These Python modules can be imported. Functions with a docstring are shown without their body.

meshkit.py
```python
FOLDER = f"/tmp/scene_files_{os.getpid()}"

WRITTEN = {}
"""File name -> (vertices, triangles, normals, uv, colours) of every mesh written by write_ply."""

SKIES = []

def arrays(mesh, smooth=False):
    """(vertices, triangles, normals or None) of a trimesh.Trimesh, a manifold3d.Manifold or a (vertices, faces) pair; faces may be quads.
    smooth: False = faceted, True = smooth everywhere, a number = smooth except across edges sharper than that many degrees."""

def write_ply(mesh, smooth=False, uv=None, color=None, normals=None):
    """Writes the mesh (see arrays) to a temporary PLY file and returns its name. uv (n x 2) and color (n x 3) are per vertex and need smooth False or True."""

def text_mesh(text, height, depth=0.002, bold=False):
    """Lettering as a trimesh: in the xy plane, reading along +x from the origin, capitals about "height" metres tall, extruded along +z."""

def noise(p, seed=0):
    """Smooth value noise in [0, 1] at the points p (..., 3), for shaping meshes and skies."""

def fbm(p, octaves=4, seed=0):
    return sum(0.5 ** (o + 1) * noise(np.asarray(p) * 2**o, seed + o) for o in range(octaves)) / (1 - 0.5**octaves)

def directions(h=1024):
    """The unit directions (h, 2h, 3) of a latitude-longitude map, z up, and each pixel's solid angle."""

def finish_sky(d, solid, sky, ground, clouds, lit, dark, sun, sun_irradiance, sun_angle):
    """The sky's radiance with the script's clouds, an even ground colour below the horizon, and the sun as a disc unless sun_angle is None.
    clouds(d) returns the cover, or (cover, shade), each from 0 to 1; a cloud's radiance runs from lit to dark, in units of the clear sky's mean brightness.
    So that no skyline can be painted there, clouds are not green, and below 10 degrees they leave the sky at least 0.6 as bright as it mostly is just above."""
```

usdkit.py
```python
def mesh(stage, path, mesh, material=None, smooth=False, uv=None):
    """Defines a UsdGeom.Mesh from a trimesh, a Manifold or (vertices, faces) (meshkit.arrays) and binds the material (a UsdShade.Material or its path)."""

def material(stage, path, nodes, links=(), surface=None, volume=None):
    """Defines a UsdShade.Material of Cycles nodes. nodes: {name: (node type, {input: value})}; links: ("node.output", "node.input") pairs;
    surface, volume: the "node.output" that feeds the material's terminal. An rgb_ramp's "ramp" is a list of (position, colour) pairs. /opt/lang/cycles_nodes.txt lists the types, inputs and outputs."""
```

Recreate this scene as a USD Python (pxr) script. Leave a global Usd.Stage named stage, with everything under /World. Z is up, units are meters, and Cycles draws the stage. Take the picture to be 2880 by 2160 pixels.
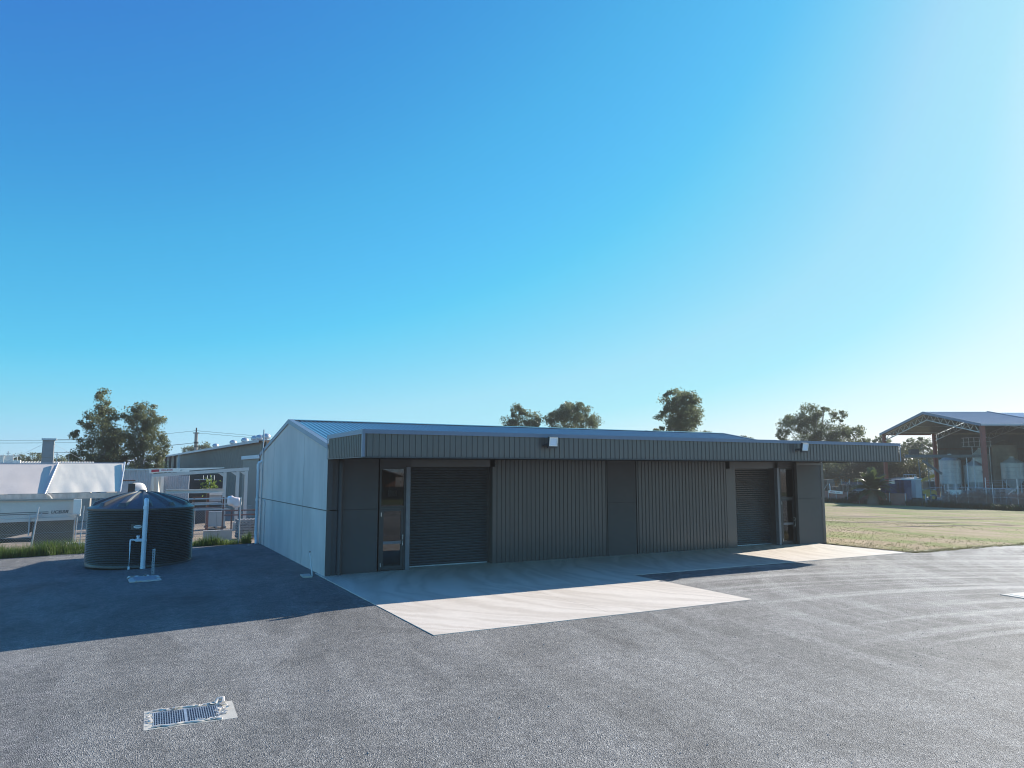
import math, random
import numpy as np
import trimesh
import usdkit, meshkit
from pxr import Usd, UsdGeom, UsdLux, UsdShade, Sdf, Gf

stage = Usd.Stage.CreateInMemory()
UsdGeom.SetStageUpAxis(stage, 'Z'); UsdGeom.SetStageMetersPerUnit(stage, 1.0)
UsdGeom.Xform.Define(stage, '/World'); UsdGeom.Scope.Define(stage, '/World/Looks')

# ------------------------------------------------------------------ camera, sky, sun, exposure
CAM = np.array([-6.3317, -25.3707, 3.5391]); YAW, PITCH, ROLL, FPX = .4883, .1168, -.0002, 2072.4
EXPOSURE = 1.0
SKY_STRENGTH = 0.12
SKY_GAIN = 4.35
SUN_INTENSITY = 1.10
HAZE = .0004
TOSUN = np.array([8.3, 1.62, 4.36]); TOSUN /= np.linalg.norm(TOSUN)
SUN_EL = math.asin(TOSUN[2]); SUN_ROT = math.atan2(TOSUN[0], TOSUN[1])
fwd = np.array([math.sin(YAW)*math.cos(PITCH), math.cos(YAW)*math.cos(PITCH), math.sin(PITCH)])
rgt = np.array([math.cos(YAW), -math.sin(YAW), 0.0]); upv = np.cross(rgt, fwd)
r2 = rgt*math.cos(ROLL)+upv*math.sin(ROLL); u2 = -rgt*math.sin(ROLL)+upv*math.cos(ROLL)
cam = UsdGeom.Camera.Define(stage, '/World/camera')
M4 = np.eye(4); M4[0, :3] = r2; M4[1, :3] = u2; M4[2, :3] = -fwd; M4[3, :3] = CAM
cam.AddTransformOp().Set(Gf.Matrix4d(M4.tolist()))
cam.CreateHorizontalApertureAttr(36.0); cam.CreateVerticalApertureAttr(27.0)
cam.CreateFocalLengthAttr(FPX/2880*36.0); cam.CreateClippingRangeAttr(Gf.Vec2f(.1, 5000.0))
cam.CreateExposureAttr(EXPOSURE)

def _grade(stops, top=14.0):
    """a camera-like response for one colour channel of the sky: radiance 0..top -> graded radiance, as a ramp"""
    return {'ramp': [(x/top, (y, y, y)) for x, y in stops]}
sky_mat = usdkit.material(stage, '/World/Looks/sky_light', {
    'sky': ('sky_texture', {'sky_type': 'single_scattering', 'sun_disc': False, 'sun_elevation': SUN_EL, 'sun_rotation': SUN_ROT,
                            'altitude': 150.0, 'air_density': 1.0, 'aerosol_density': 0.6, 'ozone_density': 1.6}),
    'sep': ('separate_color', {}), 'ng': ('math', {'math_type': 'multiply', 'value2': .98}), 'mb': ('math', {'math_type': 'maximum'}),
    'sr': ('math', {'math_type': 'divide', 'value2': 14.0}), 'sg': ('math', {'math_type': 'divide', 'value2': 14.0}), 'sb': ('math', {'math_type': 'divide', 'value2': 14.0}),
    'rr': ('rgb_ramp', _grade([(0, .030), (.62, .031), (1.41, .048), (2.8, .11), (4.9, .35), (6.5, .40), (9, .66), (13, .9), (14, .95)])),
    'rg': ('rgb_ramp', _grade([(0, .13), (1.5, .175), (2.85, .42), (4.4, .60), (6.2, .72), (7, .75), (9.5, .88), (14, 1.05)])),
    'rb': ('rgb_ramp', _grade([(0, .52), (3.1, .63), (5.2, .86), (5.6, .88), (8.7, .93), (14, 1.05)])),
    'vr': ('rgb_to_bw', {}), 'vg': ('rgb_to_bw', {}), 'vb': ('rgb_to_bw', {}),
    'com': ('combine_color', {}), 'gain': ('vector_math', {'math_type': 'scale', 'scale': SKY_GAIN}),
    'bg': ('background_shader', {'strength': SKY_STRENGTH})},
    [('sky.color', 'sep.color'), ('sep.g', 'ng.value1'), ('sep.b', 'mb.value1'), ('ng.value', 'mb.value2'), ('sep.r', 'sr.value1'), ('sep.g', 'sg.value1'), ('mb.value', 'sb.value1'),
     ('sr.value', 'rr.fac'), ('sg.value', 'rg.fac'), ('sb.value', 'rb.fac'), ('rr.color', 'vr.color'), ('rg.color', 'vg.color'), ('rb.color', 'vb.color'),
     ('vr.val', 'com.r'), ('vg.val', 'com.g'), ('vb.val', 'com.b'), ('com.color', 'gain.vector1'), ('gain.vector', 'bg.color')], surface='bg.background')
dome = UsdLux.DomeLight.Define(stage, '/World/sky')
UsdShade.MaterialBindingAPI.Apply(dome.GetPrim()).Bind(sky_mat)
dome.GetPrim().SetCustomDataByKey('kind', 'structure')
sun = UsdLux.DistantLight.Define(stage, '/World/sun')
sun.CreateIntensityAttr(SUN_INTENSITY); sun.CreateAngleAttr(.53); sun.CreateNormalizeAttr(True); sun.CreateColorAttr(Gf.Vec3f(1.0, .955, .89))
zx = TOSUN; xx = np.cross([0, 0, 1.0], zx); xx /= np.linalg.norm(xx); yy = np.cross(zx, xx)
S4 = np.eye(4); S4[0, :3] = xx; S4[1, :3] = yy; S4[2, :3] = zx
sun.AddTransformOp().Set(Gf.Matrix4d(S4.tolist()))

# ------------------------------------------------------------------ helpers
RNG = np.random.default_rng(7)

class MB:
    """Collects triangles for one mesh."""
    def __init__(s): s.v, s.f, s.n = [], [], 0
    def add(s, v, f):
        v = np.asarray(v, float); f = np.asarray(f, int)
        if f.ndim == 2 and f.shape[1] == 4: f = np.vstack([f[:, [0, 1, 2]], f[:, [0, 2, 3]]])
        s.v.append(v); s.f.append(f+s.n); s.n += len(v); return s
    def tm(s, m): return s.add(m.vertices, m.faces)
    def quad(s, a, b, c, d): return s.add([a, b, c, d], [[0, 1, 2, 3]])
    def box(s, x0, x1, y0, y1, z0, z1):
        v = [[x, y, z] for z in (z0, z1) for y in (y0, y1) for x in (x0, x1)]
        return s.add(v, [[0, 2, 3, 1], [4, 5, 7, 6], [0, 1, 5, 4], [2, 6, 7, 3], [0, 4, 6, 2], [1, 3, 7, 5]])
    def cbox(s, c, size, rz=0.0, rx=0.0):
        m = MB().box(-size[0]/2, size[0]/2, -size[1]/2, size[1]/2, -size[2]/2, size[2]/2); v = m.v[0]
        if rx: cr, sr = math.cos(rx), math.sin(rx); v = v@np.array([[1, 0, 0], [0, cr, sr], [0, -sr, cr]])
        cz, sz = math.cos(rz), math.sin(rz); v = v@np.array([[cz, sz, 0], [-sz, cz, 0], [0, 0, 1]])
        return s.add(v+np.asarray(c, float), m.f[0])
    def tube(s, pts, r, n=8, cap=True):
        pts = np.asarray(pts, float); r = np.broadcast_to(np.asarray(r, float), (len(pts),))
        t = np.gradient(pts, axis=0); t /= np.maximum(np.linalg.norm(t, axis=1, keepdims=True), 1e-9)
        ref = np.array([0, 0, 1.0]) if abs(t[0][2]) < .9 else np.array([1.0, 0, 0])
        a = np.linspace(0, 2*math.pi, n, endpoint=False); V = []
        for p, d, rr in zip(pts, t, r):
            e = np.cross(d, ref); e /= max(np.linalg.norm(e), 1e-9); g = np.cross(d, e)
            V.append(p+rr*(np.cos(a)[:, None]*e+np.sin(a)[:, None]*g))
        V = np.vstack(V); F = []
        for i in range(len(pts)-1):
            for k in range(n):
                k2 = (k+1) % n; F.append([i*n+k, (i+1)*n+k, (i+1)*n+k2, i*n+k2])
        F = np.array(F); F = np.vstack([F[:, [0, 1, 2]], F[:, [0, 2, 3]]])
        if cap:
            m = len(pts)-1
            C = [[0, k, k+1] for k in range(1, n-1)]+[[m*n, m*n+k+1, m*n+k] for k in range(1, n-1)]
            F = np.vstack([F, C])
        return s.add(V, F)
    def bar(s, p, q, w, h=None):
        """rectangular bar from p to q"""
        p, q = np.asarray(p, float), np.asarray(q, float); h = h or w; d = q-p; L = np.linalg.norm(d); d = d/L
        ref = np.array([0, 0, 1.0]) if abs(d[2]) < .95 else np.array([1.0, 0, 0])
        e = np.cross(d, ref); e /= np.linalg.norm(e); g = np.cross(e, d)
        V = [o+a*e*w/2+b*g*h/2 for o in (p, q) for a, b in ((-1, -1), (1, -1), (1, 1), (-1, 1))]
        return s.add(V, [[0, 1, 2, 3], [7, 6, 5, 4], [0, 4, 5, 1], [1, 5, 6, 2], [2, 6, 7, 3], [3, 7, 4, 0]])
    def cyl(s, c, r, z0, z1, n=24, r1=None, cap=True):
        return s.tube([[c[0], c[1], z0], [c[0], c[1], z1]], [r, r if r1 is None else r1], n, cap)
    def poly(s, pts, depth):
        """extrude a planar polygon (3-D points, in order) by the vector depth"""
        pts = np.asarray(pts, float); n = len(pts); d = np.asarray(depth, float)
        V = np.vstack([pts, pts+d]); F = [[0, k, k+1] for k in range(1, n-1)]+[[n, n+k+1, n+k] for k in range(1, n-1)]
        for k in range(n): k2 = (k+1) % n; F += [[k, n+k, n+k2], [k, n+k2, k2]]
        return s.add(V, F)
    def revolve(s, prof, c, n=64):
        prof = np.asarray(prof, float); a = np.linspace(0, 2*math.pi, n, endpoint=False)
        V = np.stack([np.outer(prof[:, 0], np.cos(a))+c[0], np.outer(prof[:, 0], np.sin(a))+c[1], np.repeat(prof[:, 1:2], n, 1)+(c[2] if len(c) > 2 else 0)], -1).reshape(-1, 3)
        i, k = np.meshgrid(np.arange(len(prof)-1), np.arange(n), indexing='ij'); k2 = (k+1) % n
        return s.add(V, np.stack([i*n+k, i*n+k2, (i+1)*n+k2, (i+1)*n+k], -1).reshape(-1, 4))
    def arrays(s): return np.vstack(s.v), np.vstack(s.f)

USED, LOC = {}, {}
def numbered(path):
    k = USED.get(path, -1)+1; USED[path] = k
    return path if k == 0 else '%s_%03d' % (path, k)
def tag(p, label=None, cat=None, group=None, kind=None):
    for k, v in (('label', label), ('category', cat), ('group', group), ('kind', kind)):
        if v: p.SetCustomDataByKey(k, v)
def thing(name, label, cat, loc=(0, 0, 0), rz=0.0, group=None, kind=None):
    x = UsdGeom.Xform.Define(stage, numbered('/World/'+name))
    x.AddTranslateOp().Set(Gf.Vec3d(*map(float, loc)))
    if rz: x.AddRotateZOp().Set(math.degrees(rz))
    p = x.GetPrim(); tag(p, label, cat, group, kind); LOC[str(p.GetPath())] = (np.asarray(loc, float), rz)
    return p
def obj(name, parent, mb, mat, smooth=False, label=None, world=True, kind=None):
    """one Mesh prim under a thing or a part; world=True: coordinates are world ones"""
    v, f = mb.arrays() if isinstance(mb, MB) else meshkit.arrays(mb)[:2]
    if world:
        root = '/'.join(str(parent.GetPath()).split('/')[:3]); loc, rz = LOC[root]; v = v-loc
        if rz: c, s_ = math.cos(-rz), math.sin(-rz); v = v@np.array([[c, s_, 0], [-s_, c, 0], [0, 0, 1]])
    m = usdkit.mesh(stage, numbered(str(parent.GetPath())+'/'+name), (v, f), mat, smooth=smooth).GetPrim()
    tag(m, label, kind=kind); return m
def single(name, mb, mat, label=None, cat=None, group=None, kind=None, smooth=False):
    """a thing or piece of the setting that is one mesh"""
    v, f = mb.arrays() if isinstance(mb, MB) else meshkit.arrays(mb)[:2]
    p = usdkit.mesh(stage, numbered('/World/'+name), (v, f), mat, smooth=smooth).GetPrim()
    tag(p, label, cat, group, kind); LOC[str(p.GetPath())] = (np.zeros(3), 0.0); return p
def copy_of(root, loc, rz, label, group=None):
    was = root.GetCustomData(); base = str(root.GetPath()).split('/')[-1]
    r = thing(base, label, was['category'], loc, rz, group or was.get('group'))
    r.GetReferences().AddInternalReference(root.GetPath()); r.SetInstanceable(True); return r

def V(X, F, z=0.0):
    """a point X metres to the right and F metres ahead of the place the picture was taken from, on the ground plan"""
    return np.array([CAM[0]+X*math.cos(YAW)+F*math.sin(YAW), CAM[1]-X*math.sin(YAW)+F*math.cos(YAW), z])
def gz(x): return np.clip(.031*np.asarray(x, float), -.45, 0)
def G(x): return gz(x)-.008

# ------------------------------------------------------------------ materials
MATS = {}
def plain(name, col, rough=.6, metal=0.0, spec=.5, var=.12, scale=3.0, bump=0.0, bscale=60.0, streak=None):
    """principled with a little large-scale colour variation and optional fine bump; streak stretches the variation along z"""
    if name in MATS: return MATS[name]
    c = np.array(col, float)
    n = {'geo': ('geometry', {}), 'map': ('mapping', {'scale': (1, 1, streak or 1.0)}),
         'n1': ('noise_texture', {'scale': scale, 'detail': 5.0, 'roughness': .6}),
         'ramp': ('rgb_ramp', {'ramp': [(.25, tuple(c*(1-var))), (.75, tuple(np.minimum(c*(1+var), 1)))]}),
         'p': ('principled_bsdf', {'roughness': rough, 'metallic': metal, 'specular_ior_level': spec})}
    l = [('geo.position', 'map.vector'), ('map.vector', 'n1.vector'), ('n1.fac', 'ramp.fac'), ('ramp.color', 'p.base_color')]
    if bump:
        n['n2'] = ('noise_texture', {'scale': bscale, 'detail': 3.0}); n['b'] = ('bump', {'strength': bump, 'distance': .01})
        l += [('geo.position', 'n2.vector'), ('n2.fac', 'b.height'), ('b.normal', 'p.normal')]
    MATS[name] = usdkit.material(stage, '/World/Looks/'+name, n, l, surface='p.BSDF'); return MATS[name]
def leafmat(name, dark, light, trans=.35):
    if name in MATS: return MATS[name]
    n = {'geo': ('geometry', {}), 'n': ('noise_texture', {'scale': .8, 'detail': 3.0}),
         'add': ('math', {'math_type': 'multiply_add', 'value2': .45, 'value3': .0}), 'sum': ('math', {'math_type': 'multiply_add', 'value2': .55}),
         'ramp': ('rgb_ramp', {'ramp': [(.2, dark), (.75, light)]}),
         'd': ('principled_bsdf', {'roughness': .42, 'specular_ior_level': .6}), 't': ('translucent_bsdf', {}), 'mix': ('mix_closure', {'fac': trans})}
    l = [('geo.position', 'n.vector'), ('geo.random_per_island', 'add.value1'), ('n.fac', 'sum.value1'), ('add.value', 'sum.value3'), ('sum.value', 'ramp.fac'),
         ('ramp.color', 'd.base_color'), ('ramp.color', 't.color'), ('d.BSDF', 'mix.closure1'), ('t.BSDF', 'mix.closure2')]
    MATS[name] = usdkit.material(stage, '/World/Looks/'+name, n, l, surface='mix.closure'); return MATS[name]

m_panel = plain('dark_painted_concrete', (.052, .049, .050), .55, var=.08, scale=1.2, bump=.15, bscale=90)
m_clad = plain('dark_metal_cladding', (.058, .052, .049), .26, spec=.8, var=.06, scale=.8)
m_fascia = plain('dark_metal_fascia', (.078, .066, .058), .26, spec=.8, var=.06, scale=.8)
m_roller = plain('dark_roller_slats', (.052, .052, .054), .3, var=.1, scale=2.5)
m_cap = plain('grey_blue_capping', (.13, .16, .21), .35, var=.05, scale=1.0)
m_roof = plain('grey_metal_roof', (.115, .145, .185), .12, spec=.9, var=.05, scale=.6)
m_precast = plain('precast_concrete', (.61, .515, .455), .85, var=.16, scale=.9, bump=.25, bscale=40, streak=.35)
m_joint = plain('joint_sealant', (.15, .115, .09), .8)
m_alu = plain('aluminium_post', (.14, .15, .17), .35, metal=.3)
m_darkframe = plain('dark_aluminium_frame', (.035, .035, .036), .4)
m_steel = plain('brushed_steel', (.62, .62, .61), .28, metal=.9)
m_galv = plain('galvanised_steel', (.42, .44, .46), .42, metal=.55, var=.15, scale=6)
m_white = plain('white_paint', (.74, .69, .62), .45, var=.05)
m_pvc = plain('white_pvc', (.66, .68, .69), .32, var=.04)
m_tank = plain('tank_plastic', (.062, .059, .052), .34, spec=.55, var=.12, scale=1.5)
m_black = plain('black_plastic', (.02, .02, .022), .4)
m_rubber = plain('black_rubber', (.025, .025, .025), .8)
m_rust = plain('rusty_steel', (.13, .055, .035), .7, var=.3, scale=4)
m_redcol = plain('red_oxide_steel', (.22, .055, .040), .6, var=.15, scale=1.5)
m_timber = plain('weathered_timber', (.20, .165, .13), .85, var=.35, scale=5)
m_timber2 = plain('grey_timber', (.26, .25, .24), .85, var=.3, scale=5)
m_blue = plain('blue_paint', (.014, .032, .085), .5, var=.2, scale=3)
m_orange = plain('orange_render', (.62, .30, .12), .8, var=.05)
m_beige = plain('beige_fascia', (.33, .29, .24), .7)
m_brownwall = plain('brown_metal_wall', (.20, .175, .15), .5, var=.05, scale=.4)
m_yellow = plain('yellow_machine_paint', (.60, .30, .02), .45, var=.12)
m_shedroof = plain('shed_roof_metal', (.27, .29, .32), .4, var=.08, scale=.5)
m_zinc = plain('bright_zinc_roof', (.55, .58, .60), .4, var=.06, scale=.5)
m_shedwall = plain('shed_wall_metal', (.10, .115, .115), .55, var=.15, scale=.6)
m_canvas = plain('cream_canvas', (.80, .70, .57), .8, var=.05, scale=1.2)
m_canvas2 = plain('pinkish_canvas', (.68, .57, .49), .8, var=.05, scale=1.2)
m_gutter = plain('stained_gutter', (.42, .38, .33), .55, var=.3, scale=4, streak=.3)
m_trailer = plain('trailer_white', (.60, .53, .46), .4, var=.04)
m_duct = plain('duct_metal', (.24, .235, .235), .5, metal=.2, var=.1)
m_paleframe = plain('pale_grey_paint', (.52, .48, .44), .5, var=.06)
m_hull = plain('tan_underbody', (.11, .085, .055), .5, var=.2, scale=2)
m_crateside = plain('galvanised_sheet', (.42, .41, .42), .45, metal=.3, var=.1, scale=3)
m_block = plain('concrete_block', (.38, .37, .34), .85, var=.12, scale=4, bump=.2)
m_wrap = plain('pink_white_wrap', (.70, .62, .61), .35, var=.08, scale=4)
m_lid = plain('pale_concrete_lid', (.44, .41, .35), .85, var=.15, scale=6, bump=.3)
m_film = plain('torn_white_film', (.60, .54, .47), .9, spec=.15, var=.1, scale=9)
m_bark = plain('tree_bark', (.22, .19, .16), .9, var=.3, scale=3)
m_palmbark = plain('palm_bark', (.14, .11, .085), .95, var=.35, scale=8)
m_silo = plain('silo_steel', (.42, .41, .40), .38, metal=.35, var=.1, scale=2)
m_silobrown = plain('silo_brown', (.20, .17, .13), .6, var=.2, scale=2)
m_text = plain('dark_lettering', (.06, .06, .065), .5)
m_redtext = plain('red_lettering', (.45, .03, .05), .5)
m_tile = plain('roof_tile', (.16, .11, .09), .7, var=.2, scale=4)
m_lens = plain('lamp_lens', (.55, .62, .70), .12, spec=.8, var=.02)
m_asbestos = plain('beige_corrugated_roof', (.40, .37, .31), .7, var=.12, scale=1.0)
m_soffit = plain('soffit_metal', (.06, .06, .062), .5)
m_interior = plain('interior_floor', (.25, .25, .25), .5)
m_twig = plain('dry_twigs', (.24, .165, .135), .9, var=.3, scale=3)
m_dirt2 = plain('pale_rut_dirt', (.42, .32, .24), .95, var=.15, scale=4)
m_dirt = plain('rut_dirt', (.115, .085, .06), .95, var=.3, scale=5)

m_glass = usdkit.material(stage, '/World/Looks/window_glass', {
    'fr': ('fresnel', {'IOR': 1.75}), 'tr': ('transparent_bsdf', {'color': (.42, .44, .45)}), 'gl': ('glossy_bsdf', {'color': (.9, .9, .9), 'roughness': .01}), 'mix': ('mix_closure', {})},
    [('fr.fac', 'mix.fac'), ('tr.BSDF', 'mix.closure1'), ('gl.BSDF', 'mix.closure2')], surface='mix.closure')

# gravel: chips, patches, dusty wheel streaks
m_gravel = usdkit.material(stage, '/World/Looks/gravel', {
    'geo': ('geometry', {}),
    'big': ('noise_texture', {'scale': .30, 'detail': 5.0, 'roughness': .62, 'distortion': .6}),
    'bigr': ('rgb_ramp', {'ramp': [(.32, (.132, .126, .116)), (.50, (.192, .183, .170)), (.68, (.248, .236, .220))]}),
    'rel': ('vector_math', {'math_type': 'subtract', 'vector2': (37.0, -22.0, 0.0)}),
    'len': ('vector_math', {'math_type': 'length'}),
    'sep': ('separate_xyz', {}), 'ang': ('math', {'math_type': 'arctan2'}), 'angs': ('math', {'math_type': 'multiply', 'value2': 4.0}),
    'comb': ('combine_xyz', {}), 'arc': ('noise_texture', {'scale': 1.15, 'detail': 4.0, 'roughness': .65}),
    'arcr': ('rgb_ramp', {'ramp': [(.45, (0, 0, 0)), (.64, (1, 1, 1))]}),
    'map2': ('mapping', {'rotation': (0, 0, .75), 'scale': (1.5, .16, 1.0)}), 'st': ('noise_texture', {'scale': .8, 'detail': 4.0, 'roughness': .6}),
    'str': ('rgb_ramp', {'ramp': [(.47, (0, 0, 0)), (.63, (1, 1, 1))]}),
    'mx1': ('mix_color', {'blend_type': 'mix', 'b': (.42, .405, .375)}), 'fade': ('map_range', {'from_min': 16.0, 'from_max': 40.0, 'to_min': .85, 'to_max': .12, 'clamp': True}), 'fa': ('math', {'math_type': 'multiply'}), 'fb': ('math', {'math_type': 'multiply', 'value2': .25}),
    'rel2': ('vector_math', {'math_type': 'subtract', 'vector2': (9.0, -34.0, 0.0)}), 'len2': ('vector_math', {'math_type': 'length'}), 'sep2': ('separate_xyz', {}), 'ang2': ('math', {'math_type': 'arctan2'}), 'comb2': ('combine_xyz', {}), 'arc2': ('noise_texture', {'scale': 1.5, 'detail': 3.0, 'roughness': .6}), 'arc2r': ('rgb_ramp', {'ramp': [(.50, (0, 0, 0)), (.62, (1, 1, 1))]}), 'sx': ('separate_xyz', {}), 'right': ('map_range', {'from_min': 6.0, 'from_max': 14.0, 'to_min': 0.0, 'to_max': .85, 'clamp': True}), 'f2': ('math', {'math_type': 'multiply'}), 'mx3': ('mix_color', {'blend_type': 'mix', 'b': (.46, .44, .405)}),
    'mx2': ('mix_color', {'blend_type': 'mix', 'b': (.34, .328, .305)}),
    'vor': ('voronoi_texture', {'scale': 62.0, 'feature': 'f1'}), 'sepc': ('separate_color', {}),
    'chip': ('rgb_ramp', {'ramp': [(0.0, (.42, .43, .44)), (.55, (.96, .96, .96)), (.86, (1.25, 1.24, 1.22)), (1.0, (2.0, 2.0, 2.0))]}),
    'mid': ('noise_texture', {'scale': 5.0, 'detail': 7.0, 'roughness': .78}), 'midr': ('rgb_ramp', {'ramp': [(.32, (.62, .63, .66)), (.68, (1.38, 1.37, 1.34))]}),
    'mu1': ('mix_color', {'blend_type': 'multiply', 'fac': 1.0, 'use_clamp': False}), 'mu2': ('mix_color', {'blend_type': 'multiply', 'fac': .8}),
    'hn': ('math', {'math_type': 'multiply_add', 'value2': .5}), 'bump': ('bump', {'strength': 1.0, 'distance': .02}),
    'p': ('principled_bsdf', {'roughness': .72, 'specular_ior_level': .35})},
    [('geo.position', 'big.vector'), ('big.fac', 'bigr.fac'), ('geo.position', 'rel.vector1'), ('rel.vector', 'len.vector1'), ('rel.vector', 'sep.vector'),
     ('sep.y', 'ang.value1'), ('sep.x', 'ang.value2'), ('ang.value', 'angs.value1'), ('len.value', 'comb.x'), ('angs.value', 'comb.y'), ('comb.vector', 'arc.vector'), ('arc.fac', 'arcr.fac'),
     ('geo.position', 'map2.vector'), ('map2.vector', 'st.vector'), ('st.fac', 'str.fac'), ('bigr.color', 'mx1.a'), ('arcr.color', 'fa.value1'), ('len.value', 'fade.value'), ('fade.result', 'fa.value2'), ('fa.value', 'mx1.fac'),
     ('mx1.result', 'mx2.a'), ('str.color', 'fb.value1'), ('fb.value', 'mx2.fac'), ('geo.position', 'vor.vector'), ('vor.color', 'sepc.color'), ('sepc.r', 'chip.fac'),
     ('geo.position', 'mid.vector'), ('mid.fac', 'midr.fac'), ('geo.position', 'rel2.vector1'), ('rel2.vector', 'len2.vector1'), ('rel2.vector', 'sep2.vector'), ('sep2.y', 'ang2.value1'), ('sep2.x', 'ang2.value2'), ('len2.value', 'comb2.x'), ('ang2.value', 'comb2.y'), ('comb2.vector', 'arc2.vector'), ('arc2.fac', 'arc2r.fac'), ('geo.position', 'sx.vector'), ('sx.x', 'right.value'), ('arc2r.color', 'f2.value1'), ('right.result', 'f2.value2'), ('mx2.result', 'mx3.a'), ('f2.value', 'mx3.fac'), ('mx3.result', 'mu1.a'), ('chip.color', 'mu1.b'), ('mu1.result', 'mu2.a'), ('midr.color', 'mu2.b'), ('mu2.result', 'p.base_color'),
     ('sepc.g', 'hn.value1'), ('vor.distance', 'hn.value3'), ('hn.value', 'bump.height'), ('bump.normal', 'p.normal')], surface='p.BSDF')

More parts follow.
